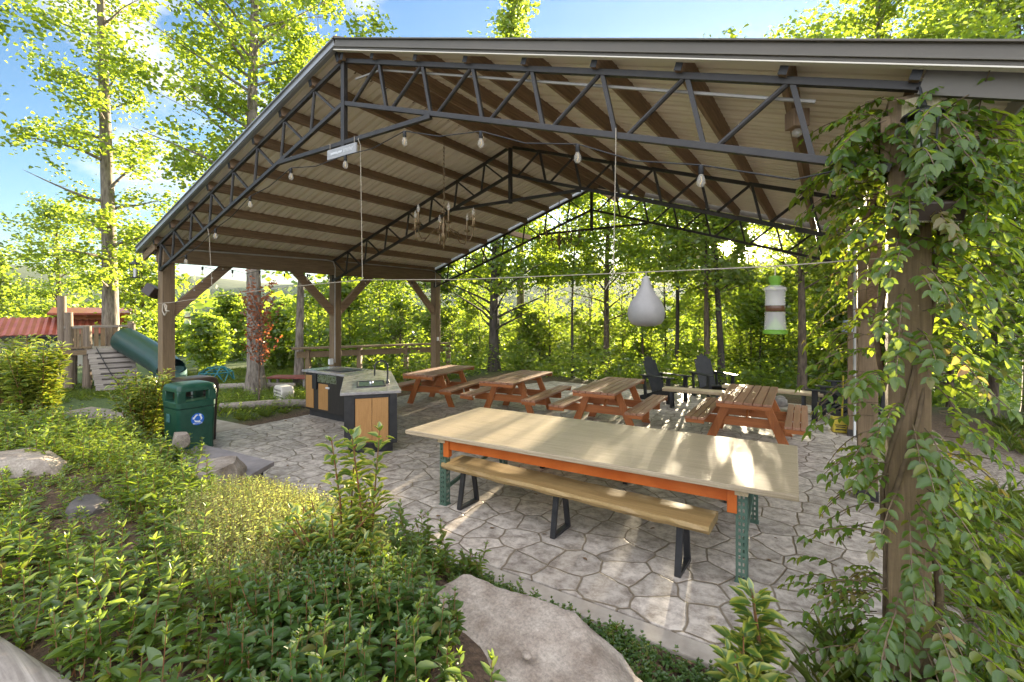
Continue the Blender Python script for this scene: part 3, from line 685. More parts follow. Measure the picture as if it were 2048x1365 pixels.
m = MB()                                        # faded label on the other side of the bin
m.box((-.05, -0.2525, .52), (.11, .003, .12)); fl = m.build('faded_label', mat('teal_label', (0.03, 0.11, 0.11), (0.06, 0.17, 0.16), 25, rough=.6), gb)
litter_bin('dark brown litter bin half hidden behind the green bin', (-4.12, 0.30, 0), M_binbrown, 'litter bin')

# ------------------------------------------------------------------ slatted garden chairs and fire circle
def adirondack(label, loc, rz):
    c = thing('garden_chair', label, 'garden chair', loc, rz, 'black slatted garden chairs round the fire circle')
    m = MB()                                    # chair faces +x
    for i in range(7): m.box((.30 - i * .078, 0, .345 - i * .024), (.070, .50, .02), ry=R(17))
    m.build('seat', M_black, c, bevel=.004)
    m = MB()
    hts = (.78, .86, .90, .86, .78)
    for i, h_ in enumerate(hts):
        y = (i - 2) * .102; a = R(22)
        p0 = Vector((-.20, y * .85, .18)); dv = Vector((-math.sin(a), 0, math.cos(a)))
        m.bar(p0, p0 + dv * h_, .094, .02, up=(math.cos(a), 0, math.sin(a)))
    m.build('backrest', M_black, c, bevel=.006)
    for sy in (-1, 1):
        MB().bar((.36, sy * .27, .33), (-.52, sy * .27, .02), .025, .12).build('side_rail', M_black, c, bevel=.004)
        MB().box((.31, sy * .31, .29), (.10, .035, .58)).build('leg', M_black, c, bevel=.004)
        MB().bar((-.32, sy * .31, .0), (-.38, sy * .31, .585), .035, .075, up=(1, 0, 0)).build('leg', M_black, c, bevel=.004)
        MB().bar((.45, sy * .33, .595), (-.44, sy * .33, .588), .15, .024).build('armrest', M_black, c, bevel=.006)
    MB().box((-.37, 0, .55), (.03, .66, .06)).build('back_rail', M_black, c, bevel=.004)
    return c
zl = -0.045
def on_floor(u, v, z):
    r_ = (FW + RT * ((u - 1024) / FPX) + Vector((0, 0, (H0 - v) / FPX))); p = CAM + r_ * ((z - CAM.z) / r_.z); return (p.x, p.y, z)
adirondack('black slatted chair seen side-on, left of the pair by the fire circle', (1.10, 8.05, zl), R(-22))
adirondack('black slatted chair behind and right of its pair, backrest turned to the camera', (1.95, 9.05, zl), R(-48))
adirondack('black slatted chair nearest the vine-covered posts, seat slats towards the fire circle', (4.42, 7.75, zl), R(168))
adirondack('black slatted chair farther back on the right, partly hidden by its neighbour', (4.75, 8.9, zl), R(196))
plank_bench('fire_circle_bench', 'short pale plank bench on dark legs beside the two black chairs', (1.92, 7.25, zl), R(4), 1.25, .32, palewood('x'), False, (-.45, .45), 'plank benches at the fire circle')
plank_bench('fire_circle_bench', 'long low pale plank bench running behind the nearest picnic table to the right chairs', (3.25, 8.25, zl), R(-6), 1.9, .30, palewood('x'), False, (-.7, .6), 'plank benches at the fire circle')
M_rock = mat('grey_fieldstone', (0.15, 0.135, 0.12), (0.34, 0.31, 0.28), 6, rough=.9, bump=.6)
def rock_mesh(sx, sy, sz, seed, flat=0.6, n1=14, n2=22):
    rnd = random.Random(seed); ph = [rnd.uniform(0, 6.28) for _ in range(12)]
    m = MB(); vs = []
    for i in range(n1 + 1):
        t = math.pi * i / n1
        for k in range(n2):
            p = 2 * math.pi * k / n2
            d = 1 + .10 * math.sin(2*p + ph[0]) * math.sin(t) + .07 * math.sin(3*p + ph[1] + 2*t) + .05 * math.sin(5*p + ph[2] - 3*t) + .03 * math.sin(9*p + ph[3] + 4*t)
            st_, ct = math.sin(t), math.cos(t)
            z = math.copysign(abs(ct) ** flat, ct)
            vs.append((sx * d * (st_ ** .8) * math.cos(p), sy * d * (st_ ** .8) * math.sin(p), sz * z * (1 + .10 * math.sin(3*p + ph[4]) * st_)))
    fs = [(i*n2 + k, (i+1)*n2 + k, (i+1)*n2 + (k+1) % n2, i*n2 + (k+1) % n2) for i in range(n1) for k in range(n2)]
    return m.add(vs, fs)
for k in range(7):
    a = R(-20 + 48 * k); x, y = 2.9 + .52 * math.cos(a), 9.0 + .42 * math.sin(a)
    o = rock_mesh(.17, .12, .10, 40 + k, .5, 8, 12).build('fire_ring_stone', M_rock, smooth=50); o.location = (x, y, zl + .07); o.rotation_euler = (0, 0, a + 1.5)
    tag(o, 'grey stone in the ring of the fire circle beyond the picnic tables', 'stone', 'stones ringing the fire circle')
# yellow caddy with a pole against the mid right post
yb = thing('yellow_caddy', 'small yellow box with dark lettering and a yellow pole, by the right posts', 'box', (4.42, 6.62, 0), R(10))
M_yel = mat('yellow_plastic', (0.55, 0.42, 0.03), (0.62, 0.50, 0.05), 9, rough=.45)
MB().box((0, 0, .12), (.22, .22, .24)).build('box', M_yel, yb, bevel=.012)
MB().tube([(.04, .0, .22), (.06, .02, .95)], .014, 8).build('pole', M_yel, yb, smooth=50)
MB().box((0, -.113, .13), (.16, .002, .014)).box((0, -.113, .10), (.13, .002, .014)).box((0, -.113, .055), (.15, .002, .02)).build('printed_lines', M_black, yb)

# ------------------------------------------------------------------ things hanging in the pavilion
ln = thing('rope_line', 'pale clothesline rope strung across the front of the pavilion', 'rope', (0, 0, 2.3))
line_pts = [(-4.6, -0.02, 2.17), (-4.12, -.02, 2.18), (-2.86, -.02, 2.245), (-1.05, 0, 2.33), (.29, 0, 2.365), (1.6, 0, 2.32), (2.99, 0, 2.312), (4.0, 0, 2.31), (4.58, 0, 2.33)]
MB().tube(line_pts,   .0035, 6).build('line', M_rope, ln, world=True, smooth=60)
MB().tube([(.25, .0, 3.86), (.26, -.03, 3.80), (.27, -.01, 3.75), (.29, 0, 2.37)],   .0035, 6).build('drop_rope', M_rope, ln, world=True, smooth=60)
MB().tube([(3.02, -.03, 3.33), (3.02, -.03, 3.2), (2.99, 0, 2.31), (2.93, 0, 2.2)],   .0035, 6).build('drop_rope', M_rope, ln, world=True, smooth=60)
MB().tube([(-2.93, -.03, 3.20), (-2.89, -.03, 3.08), (-2.86, 0, 2.25)],   .0035, 6).build('drop_rope', M_rope, ln, world=True, smooth=60)
MB().tube([(-4.52, .02, 2.16), (-4.48, .0, 2.05), (-4.40, .0, 1.98), (-4.33, .0, 2.03), (-4.33, 0, 2.13), (-4.42, 0, 2.17), (-4.35, 0, 2.05), (-4.24, 0, 2.05)], .010, 6).build('loose_coil', M_rope, ln, world=True, smooth=60)
go = thing('gourd_birdhouse', 'pear-shaped grey gourd hanging from the rope line', 'gourd', (3.225, 0, 2.3))
MB().lathe([(0, .30), (.012, .298), (.020, .285), (.030, .25), (.043, .215), (.065, .175), (.098, .13), (.119, .085), (.125, .045), (.118, .0), (.098, -.028), (.06, -.042), (0, -.046)], (0, 0, -.315), 28).build('shell', mat('grey_gourd', (0.25, 0.235, 0.22), (0.34, 0.32, 0.30), 4, rough=.5, bump=.06), go, smooth=60)
MB().tube([(0, 0, -.02), (0.0, 0, 0.012)], .003, 5).build('hanging_wire', M_rope, go)
M_clear = mat('cloudy_clear_plastic', (0.80, 0.74, 0.72), rough=.25)
p_ = M_clear.node_tree.nodes['Principled BSDF']; p_.inputs['Alpha'].default_value = .34
M_lime = mat('lime_plastic', (0.11, 0.25, 0.02), (0.16, 0.33, 0.03), 10, rough=.4)
M_liquor = mat('brown_bait_liquid', (0.10, 0.045, 0.02), rough=.3)
def insect_trap(label, loc):
    t = thing('insect_trap', label, 'insect trap', loc, 0, 'hanging insect traps')
    MB().tube([(0, 0, 0), (0, 0, -.06)], .004, 5).build('string', M_rope, t)
    MB().lathe([(.012, -.055), (.036, -.062), (.034, -.085), (.026, -.11), (.026, -.12)], n=16).build('cap', M_lime, t, smooth=40)
    MB().lathe([(.028, -.112), (.060, -.128), (.062, -.14), (.055, -.15), (.053, -.20), (.055, -.232)], n=20).build('upper_jar', M_clear, t, smooth=40)
    MB().lathe([(.052, -.234), (.054, -.24), (.054, -.262), (.05, -.268)], n=20).build('liquid', M_liquor, t, smooth=40)
    MB().lathe([(.056, -.270), (.054, -.29), (.056, -.33), (.060, -.375)], n=20).build('lower_jar', M_clear, t, smooth=40)
    MB().lathe([(.0, -.30), (.058, -.378), (.066, -.38), (.066, -.40), (.055, -.402)], n=20).build('cone_base', M_lime, t, smooth=40)
insect_trap('clear and lime-green insect trap hanging from the rope near the right posts', (4.0, 0, 2.31))
tp = at(375, 617, 10.2); insect_trap('clear and lime-green insect trap hanging beyond the front left post', (tp.x, tp.y, tp.z + .05))

M_bulb = mat('clear_bulb_glass', (0.75, 0.70, 0.60), rough=.08)
M_bulb.node_tree.nodes['Principled BSDF'].inputs['Alpha'].default_value = .26
def string_light(name, label, sag_pts, bulbs, s=1.0):
    t = thing(name, label, 'string lights', sag_pts[0])
    MB().tube(sag_pts, .005, 5).build('cable', M_black, t, world=True, smooth=60)
    for p in bulbs:
        x, y, z = p
        b = MB().lathe([(.005, -.055), (.014, -.06), (.026 * s, -.09), (.028 * s, -.115), (.018 * s, -.135), (0, -.14)], p, 12).build('bulb', M_bulb, t, world=True, smooth=50)
        MB().lathe([(.006, .0), (.016, -.004), (.017, -.055), (.012, -.06)], p, 10).build('socket', M_black, b, world=True, smooth=50)
        MB().tube([(x, y, z - .07), (x + .006, y, z - .10), (x - .005, y, z - .125)], .003, 4).build('filament', mat('filament', (0.8, 0.55, 0.2), rough=.5) if 'filament' not in D.materials else D.materials['filament'], b, world=True)
fb_ = [(-3.57, -.04, 2.87), (-2.69, -.04, 3.17), (-1.80, -.04, 3.49), (-.91, -.04, 3.70), (.07, -.04, 3.67), (.94, -.04, 3.74), (1.84, -.04, 3.55), (2.73, -.04, 3.27), (3.59, -.04, 2.97)]
sag = [(-4.5, -.03, 2.72)]
for a, b in zip(fb_, fb_[1:]): sag += [a, ((a[0] + b[0]) / 2, -.05, (a[2] + b[2]) / 2 - .05)]
sag += [fb_[-1], (4.1, -.04, 2.80), (4.5, 0, 2.85)]
string_light('string_light', 'string of clear bulbs looped along the front truss', sag, fb_)
rb_ = [(-4.42, .55 + .48 * k, 2.79 - .02 * (k % 2)) for k in range(12)]
sag = []
for a, b in zip(rb_, rb_[1:]): sag += [a, (a[0], (a[1] + b[1]) / 2, a[2] - .05)]
string_light('string_light', 'string of small clear bulbs hung under the left eave beam', sag + [rb_[-1]], rb_, .8)

def chandelier(label, hook, drop):
    c = thing('chandelier', label, 'chandelier', hook, 0, 'candle chandeliers under the roof')
    m = MB(); n = int(drop / .045)
    for k in range(n):                          # chain links, turned alternately
        z = -k * .045; pts = []
        for q in range(9):
            t = 2 * math.pi * q / 8; a, b = .010 * math.cos(t), .028 * math.sin(t)
            pts.append((a, 0, z - .022 + b) if k % 2 else (0, a, z - .022 + b))
        m.tube(pts, .0035, 4, False)
    m.build('chain', mat('aged_brass', (0.12, 0.08, 0.04), (0.22, 0.15, 0.075), 12, rough=.4, metal=.7) if 'aged_brass' not in D.materials else D.materials['aged_brass'], c)
    br = D.materials['aged_brass']; z0 = -drop
    MB().lathe([(.004, 0), (.014, -.02), (.012, -.06), (.03, -.10), (.022, -.16), (.04, -.20), (.034, -.25), (.012, -.29), (.016, -.33), (0, -.37)], (0, 0, z0), 14).build('stem', br, c, smooth=50)
    for k in range(6):
        a = 2 * math.pi * k / 6 + .35; ca, sa = math.cos(a), math.sin(a)
        pts = [(ca * r_, sa * r_, z0 + z) for r_, z in ((.02, -.20), (.08, -.14), (.16, -.18), (.24, -.27), (.31, -.28), (.345, -.22), (.35, -.14))]
        ar = MB().tube(pts, .007, 6).build('arm', br, c, smooth=60)
        e = (ca * .35, sa * .35, z0)
        MB().lathe([(.008, -.14), (.034, -.125), (.036, -.115), (.012, -.112), (.013, -.10), (.013, 0)], e, 12).build('candle_sleeve', D.materials['aged_brass'], ar, smooth=40)
        MB().lathe([(.010, 0), (.018, .025), (.017, .045), (.008, .075), (0, .095)], e, 12).build('candle_bulb', M_bulb, ar, smooth=50)
    return c
chandelier('candle chandelier hanging by a chain under the front bay of the roof', (0.62, 0.87, 3.95), .83)
chandelier('candle chandelier hanging under the back bay, half lost against the trees', (0.32, 4.23, 4.0), .53)
sg = thing('hanging_sign', 'small grey wooden sign with pale lettering hung from the front truss tie', 'sign', (0, 0, 3.72))
MB().box((0.0, -.03, 3.722), (.475, .022, .105)).build('board', mat('grey_sign_board', (0.30, 0.31, 0.31), (0.40, 0.40, 0.40), 8, (1, 4, 6), .7), sg, world=True, bevel=.004)
m = MB(); rnd = random.Random(5)
for i in range(11): m.box((-.165 + i * .017, -.0428, 3.72 + rnd.uniform(-.004, .004)), (.010, .002, .022))
m.build('lettering', M_wht, sg, world=True); m = MB()
for i in range(7): m.bar((.04 + i * .022, -.0428, 3.705), (.052 + i * .022, -.0428, 3.74 + rnd.uniform(0, .014)), .004, .002, up=(0, 1, 0))
m.build('lettering', M_wht, sg, world=True)
MB().tube([(-.2, -.03, 3.77), (-.2, -.03, 3.85)], .003, 4).tube([(.2, -.03, 3.77), (.2, -.03, 3.85)], .003, 4).build('hanging_wire', M_rope, sg, world=True)
sp_ = thing('speaker', 'small dark box speaker angled off the front left post', 'speaker', (-4.80, 0.0, 2.35))
MB().box((-.02, -.02, .02), (.20, .16, .17), R(15), R(-18), R(28)).build('case', M_binbrown, sp_, bevel=.01)
MB().box((.08, .05, -.02), (.10, .03, .04), R(20)).build('bracket', M_blackmetal, sp_)
lo_ = thing('floodlight', 'dark rectangular floodlight hood fixed on the vine-covered front post', 'light fitting', (4.66, .0, 2.53))
MB().box((.03, -.06, 0.02), (.26, .12, .10), R(30), R(18)).build('hood', M_binbrown, lo_, bevel=.01)
MB().box((.03, -.09, -.035), (.22, .09, .006), R(30), R(18)).build('lens', M_inox, lo_)
MB().tube([(.0, 0, .0), (-.02, .03, -.10), (.0, .06, -.14)], .008, 6).build('cable', M_black, lo_)
def lantern(label, loc, s=1.0):
    l_ = thing('lantern', label, 'lantern', loc, R(20), 'black lanterns at the eaves')
    MB().lathe([(0, .20 * s), (.012 * s, .19 * s), (.02 * s, .15 * s), (.085 * s, .11 * s), (.09 * s, .10 * s), (.02 * s, .098 * s)], n=12).build('roof', M_black, l_, smooth=40)
    for k in range(6):
        a = 2 * math.pi * k / 6; MB().tube([(.07 * s * math.cos(a), .07 * s * math.sin(a), .10 * s), (.06 * s * math.cos(a), .06 * s * math.sin(a), -.12 * s)], .005 * s, 5).build('bar', M_black, l_)
    MB().lathe([(.0, -.14 * s), (.07 * s, -.135 * s), (.072 * s, -.12 * s), (0, -.118 * s)], n=12).build('base', M_black, l_, smooth=40)
    MB().lathe([(.022 * s, -.118 * s), (.022 * s, .03 * s), (.0, .035 * s)], n=10).build('candle', M_white, l_, smooth=40)
    MB().tube([(0, 0, .19 * s), (.0, .02, .26 * s), (0, .08, .27 * s)], .006 * s, 5).build('hook', M_black, l_)
lantern('black lantern hanging among vine leaves at the top of the front right post', (4.66, -.06, 2.93), 1.0)
lantern('small black lantern hanging at the left eave beside the front left post', (-4.66, -.30, 2.68), .9)
bc = thing('blue_speaker', 'pale blue-grey cup-shaped speaker on the far right post', 'speaker', (4.52, 6.30, 1.80))
MB().lathe([(.0, -.10), (.075, -.09), (.085, -.02), (.06, .06), (.055, .10), (0, .10)], n=16).build('shell', mat('blue_grey_plastic', (0.30, 0.36, 0.48), rough=.4), bc, smooth=50)
MB().box((.06, .03, .02), (.10, .03, .04)).build('bracket', M_blackmetal, bc)
lb = thing('lamp_box', 'small square wooden box with a bare bulb fixed under a right-hand rafter', 'light fitting', (4.0, .30, 3.2))
MB().box(at(1594, 240, 2.98), (.10, .10, .11), TH).build('box', rafter('z'), lb, world=True, bevel=.005)
pb = at(1594, 262, 2.98); MB().lathe([(.02, .01), (.03, -.01), (.028, -.03), (0, -.045)], pb, 12).build('bulb', M_bulb, lb, world=True, smooth=50)
pole = thing('bamboo_pole', 'bare bamboo pole slanting up through the vine to the eave', 'pole', (4.7, 0, 2.9))
MB().tube([at(1795, 458, 2.45), at(1900, 372, 2.42), at(1985, 288, 2.38)], .011, 8).build('cane', mat('dry_cane', (0.20, 0.15, 0.09), (0.33, 0.26, 0.17), 20, rough=.7), pole, world=True, smooth=50)
MB().lathe([(0, .016), (.02, .012), (.02, -.012), (0, -.016)], at(1985, 286, 2.38), 8).build('tip_cap', M_white, pole, world=True, smooth=50)
wl_ = thing('woven_panel', 'small pale woven bamboo blind behind the lantern on the front post', 'blind', (4.62, .0, 3.0))
MB().box((4.66, .012, 3.02), (.16, .008, .28), R(-14)).build('slats', wood('cane_blind', 'z', (0.42, 0.34, 0.20), (0.60, 0.52, 0.34), .7, 30), wl_, world=True)

# ------------------------------------------------------------------ leaves
SUN_WIN = [  # openings in the wood the low sun comes through: a across, b up (m, measured along the sun's direction)
    (-1.2, 0.85, 3.6, 0.85, 0.95), (1.0, 0.62, 0.9, 0.35, 0.95), (4.75, 2.3, 0.7, 0.85, 0.95), (-4.6, 1.2, 1.4, 0.8, 0.92), (3.74, 2.46, 0.27, 0.28, 1.0), (1.25, -0.06, 0.28, 0.15, 0.97), (-5.5, 0.9, 2.0, 0.8, 0.8), (-5.9, -0.12, 1.1, 0.4, 0.95), (-10, 1.2, 2.5, 1.2, 0.75), (-5.0, -0.7, 7.0, 1.0, 0.6), (3.6, -1.05, 4.0, 0.6, 0.7)]
def sun_keep(P, rng):
    """leaves standing in an opening of the wood are thinned out"""
    a = P[:, 0] + math.tan(SUN_AZ) * P[:, 1]; b = P[:, 2] - math.tan(SUN_EL) / math.cos(SUN_AZ) * P[:, 1]
    keep = np.ones(len(P), bool)
    for a0, b0, ra, rb_, pr in SUN_WIN:
        q = ((a - a0) / ra) ** 2 + ((b - b0) / rb_) ** 2
        wob = 0.35 * np.sin(a * 4.1 + b * 2.7) + 0.25 * np.sin(a * 9.3 - b * 6.1)
        inside = (q < 1 + wob) & (P[:, 1] > 6.8)
        keep &= ~(inside & (rng.random(len(P)) < pr))
    return keep
def leaf_mesh(name, P, A, N, L, Wd, mt, parent=None, fold=0.25, droop=0.15, quads=2):
    P, A, N = np.asarray(P, float), np.asarray(A, float), np.asarray(N, float)
    n = len(P); L = np.broadcast_to(np.asarray(L, float), (n,))[:, None]; Wd = np.broadcast_to(np.asarray(Wd, float), (n,))[:, None] * L
    A = A / (np.linalg.norm(A, axis=1, keepdims=True) + 1e-9)
    S = np.cross(A, N); S /= (np.linalg.norm(S, axis=1, keepdims=True) + 1e-9); N = np.cross(S, A)
    if quads == 4:
        c = lambda l_, w_, d_: P + A * L * l_ + S * Wd * w_ + N * (Wd * fold * abs(w_) * 2) - N * L * d_
        vs = [P, c(.45, 0, droop * .25), P + A * L - N * L * droop, c(.16, -.36, .0), c(.45, -.5, droop * .25), c(.78, -.30, droop * .6), c(.16, .36, .0), c(.45, .5, droop * .25), c(.78, .30, droop * .6)]
        idx = np.array([[0, 1, 4, 3], [1, 2, 5, 4], [0, 6, 7, 1], [1, 7, 8, 2]]); rim = [0, 0, .5, 1, 1, 1, 1, 1, 1]
    elif quads == 2:
        vs = [P, P + A * L * .30 - S * Wd * .5 + N * Wd * fold, P + A * L * .68 - S * Wd * .40 + N * Wd * fold * .8 - N * L * droop * .4, P + A * L - N * L * droop,
              P + A * L * .68 + S * Wd * .40 + N * Wd * fold * .8 - N * L * droop * .4, P + A * L * .30 + S * Wd * .5 + N * Wd * fold]
        idx = np.array([[0, 3, 2, 1], [0, 5, 4, 3]]); rim = [0, 1, 1, .35, 1, 1]
    else:
        vs = [P, P + A * L * .5 - S * Wd * .5, P + A * L - N * L * droop, P + A * L * .5 + S * Wd * .5]; idx = np.array([[0, 3, 2, 1]]); rim = [0, 1, .3, 1]
    k = len(vs); V = np.stack(vs, 1).reshape(-1, 3)
    F = (np.arange(n)[:, None, None] * k + idx[None]).reshape(-1, 4)
    me = D.meshes.new(name); me.vertices.add(len(V)); me.vertices.foreach_set('co', V.astype(np.float32).ravel())
    me.loops.add(F.size); me.loops.foreach_set('vertex_index', F.astype(np.int32).ravel())
    me.polygons.add(len(F)); me.polygons.foreach_set('loop_start', np.arange(0, F.size, 4, dtype=np.int32)); me.polygons.foreach_set('loop_total', np.full(len(F), 4, np.int32))
    at_ = me.attributes.new('rim', 'FLOAT', 'POINT'); at_.data.foreach_set('value', np.tile(np.array(rim, np.float32), n))
    me.update(calc_edges=True); me.materials.append(mt)
    o = D.objects.new(name, me); COL.objects.link(o)
    XF[o.name] = XF[parent.name] if parent is not None else Matrix.Identity(4)
    if parent is not None: o.parent = parent
    return o
def rand_dirs(rng, n, tilt=0.6):
    az = rng.uniform(0, 2 * np.pi, n); A = np.stack([np.cos(az), np.sin(az), rng.normal(-.15, .35, n)], 1)
    N = np.stack([rng.normal(0, tilt * 1.7, n), rng.normal(0, tilt * 1.7, n), np.ones(n)], 1); return A, N

def make_tree(name, label, cat, x, y, h, r, crown0, n_limbs, reach, leaf, per, mt, bk, seed, lean=(0, 0), group=None, sprays=5, spread=0.30, elev=(10, 40), profile=None, thin=True, top=True, flat=.45, quads=2):
    rng = np.random.default_rng(seed); z0 = gz(x, y) - .05
    t = thing(name, label, cat, (x, y, z0), 0, group)
    ph = rng.uniform(0, 6.28, 4)
    def tp(s): return Vector((lean[0] * s * h + .018 * h * math.sin(3.1 * s + ph[0]) * s, lean[1] * s * h + .018 * h * math.sin(2.7 * s + ph[1]) * s, s * h))
    N_ = 16; ss = [(i / N_) ** 1.15 for i in range(N_ + 1)]
    m = MB().tube([tp(s) for s in ss], [r * (1.0 - .86 * s) * (1 + .5 * math.exp(-s * h / .35)) for s in ss], 12 if r > .1 else 7)
    LP, LN = [], []; c0 = crown0 / h
    for i in range(n_limbs):
        s = c0 + (1 - c0) * ((i + rng.uniform(.1, .9)) / n_limbs); s = min(s, .985)
        q = (s - c0) / (1 - c0)
        pr = profile(q) if profile else max(.25, 1 - ((q - .35) / .8) ** 2)
        ln_ = reach * pr * rng.uniform(.65, 1.15); az = i * 2.399 + rng.uniform(-.5, .5); el = R(rng.uniform(*elev)) + .5 * q
        b0 = tp(s); d = Vector((math.cos(az) * math.cos(el), math.sin(az) * math.cos(el), math.sin(el)))
        pts = [b0]; cur = b0.copy()
        for k in range(4):
            d = (d + Vector((rng.normal(0, .13), rng.normal(0, .13), rng.normal(-.02, .10)))).normalized(); cur = cur + d * ln_ / 4; pts.append(cur.copy())
        rr0 = max(.010, r * .34 * (1 - .75 * s) * min(1, ln_ / 1.5)); m.tube(pts, [rr0, rr0 * .75, rr0 * .5, rr0 * .3, .004], 5, False)
        for k in range(sprays):
            f = rng.uniform(.28, 1.02); j = min(3, int(f * 4)); p = pts[j].lerp(pts[j + 1], f * 4 - j if f < 1 else 1.0)
            off = Vector((rng.normal(0, 1), rng.normal(0, 1), rng.normal(0, .35))) * (.22 * ln_ * (.5 + rng.random()))
            c = p + off
            if k % 2 == 0: m.tube([p, p.lerp(c, .6) + Vector((0, 0, .04)), c], [.008, .006, .003], 4, False)
            nn = int(per * rng.uniform(.6, 1.4)); sg_ = spread * (.7 + .6 * rng.random())
            Q = rng.normal(0, 1, (nn, 3)) * np.array([sg_, sg_, sg_ * flat]) + np.array(c)
            LP.append(Q)
    m.build('trunk', bk, t, smooth=60)
    LP = np.concatenate(LP)
    if thin: LP = LP[sun_keep(LP + np.array([x, y, z0]), rng)]
    A, N = rand_dirs(rng, len(LP), .55)
    leaf_mesh('crown', LP, A, N, leaf * rng.uniform(.6, 1.25, len(LP)), .72, mt, t, quads=quads)
    return t
def ground_at(u, d):
    p = at(u, 700, d); return p.x, p.y

# the tall trees one can tell apart
x, y = ground_at(222, 14.2)
make_tree('tall_oak', 'tall straight-trunked tree growing up through the wooden play platform', 'tree', x, y, 17, .225, 2.7, 40, 1.75, .12, 62, L_tree, B_grey, 11, (-.004, -.004), sprays=6, flat=.85, spread=.20, elev=(5, 35), profile=lambda q: .62 + .5 * abs(math.sin(q * 7.5)) + .25 * q)
x, y = ground_at(512, 12.2)
make_tree('tall_oak', 'tall thick-trunked tree behind the red-leaved sapling, crown over the left roof slope', 'tree', x, y, 16, .20, 4.8, 60, 2.9, .12, 84, L_tree, B_grey, 23, (-.006, .01), sprays=6, flat=.8, spread=.23, elev=(5, 35))
x, y = ground_at(598, 13.4)
make_tree('young_tree', 'slim grey-trunked tree right of the red-leaved sapling', 'tree', x, y, 9, .125, 3.0, 26, 1.5, .14, 26, L_wood, B_grey, 31)
x, y = ground_at(988, 16.5)
make_tree('dark_oak', 'dark-trunked leafy tree behind the middle of the pavilion', 'tree', x, y, 10.5, .18, 1.3, 66, 2.8, .14, 54, L_wood, B_dark, 41, (.004, 0))
x, y = ground_at(1213, 17.5)
make_tree('slender_tree', 'slender leaning tree seen beneath the hanging gourd', 'tree', x, y, 10.5, .12, 2.2, 52, 2.6, .14, 48, L_wood, B_brown, 43, (.01, .0))
x, y = ground_at(1146, 17.0)
make_tree('slender_tree', 'very thin dark sapling left of the hanging gourd', 'tree', x, y, 6.5, .06, 1.6, 22, 1.3, .15, 24, L_wood, B_dark, 47)
x, y = ground_at(1416, 13.6)
make_tree('twin_tree', 'left trunk of the twin trees beneath the low sun', 'tree', x, y, 8.6, .09, 2.6, 44, 2.3, .14, 40, L_wood, B_brown, 53, (-.03, .0))
x, y = ground_at(1446, 13.5)
make_tree('twin_tree', 'right trunk of the twin trees beneath the low sun', 'tree', x, y, 9.0, .10, 2.8, 44, 2.4, .14, 40, L_wood, B_dark, 59, (-.032, .0))
x, y = ground_at(1604, 12.6)
make_tree('straight_tree', 'straight bare-stemmed tree left of the far right post', 'tree', x, y, 8.8, .115, 2.8, 52, 2.5, .14, 44, L_wood, B_brown, 61)
x, y = ground_at(1352, 15.5)
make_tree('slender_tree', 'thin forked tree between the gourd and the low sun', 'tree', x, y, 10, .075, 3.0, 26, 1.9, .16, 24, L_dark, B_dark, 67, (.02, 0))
x, y = ground_at(1040, 21)
make_tree('tall_poplar', 'narrow tree top rising above the roof ridge', 'tree', x, y, 18.5, .2, 6, 40, 1.05, .20, 32, L_tree, B_grey, 71)
for k, (u, d, h, lab) in enumerate(((1770, 17, 16.5, 'broad leafy tree whose crown shows above the right roof slope'), (1880, 20, 19, 'taller yellow-green tree above the roof near the right corner'), (2060, 15, 16.0, 'tall tree at the right edge of the picture'))):
    x, y = ground_at(u, d); make_tree('tall_maple', lab, 'tree', x, y, h, .2, 4, 60, 2.9, .17, 54, L_tree, B_grey, 81 + k)
for k, (u, d, h, c0, rc, lab) in enumerate(((1985, 9.5, 7.5, .8, 2.0, 'leafy understorey tree just right of the vine-covered post'), (2110, 8.2, 6.5, .5, 1.9, 'leafy understorey tree cut by the right edge of the picture'), (1900, 12.5, 8.5, .6, 2.1, 'bright understorey tree seen through the vine on the right'))):
    x, y = ground_at(u, d); make_tree('understorey_tree', lab, 'tree', x, y, h, .08, c0, 46, rc, .13, 32, L_wood, B_brown, 91 + k, quads=2)
x, y = ground_at(118, 24)
make_tree('open_crowned_tree', 'pale open-crowned tree left of the play platform trunk', 'tree', x, y, 7.6, .16, 1.6, 26, 2.0, .15, 44, L_tree, B_brown, 101)
x, y = ground_at(285, 21)
make_tree('open_crowned_tree', 'light green tree between the play platform and the front left post', 'tree', x, y, 5.6, .10, .8, 34, 1.7, .18, 28, L_tree, B_brown, 103)
x, y = ground_at(-75, 12)
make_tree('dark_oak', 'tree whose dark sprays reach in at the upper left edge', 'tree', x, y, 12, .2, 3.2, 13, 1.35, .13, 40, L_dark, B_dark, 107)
x, y = ground_at(-30, 24)
make_tree('open_crowned_tree', 'dark leafy tree behind the red-roofed house at the left edge', 'tree', x, y, 5.2, .12, .8, 30, 1.9, .2, 26, L_dark, B_dark, 109)

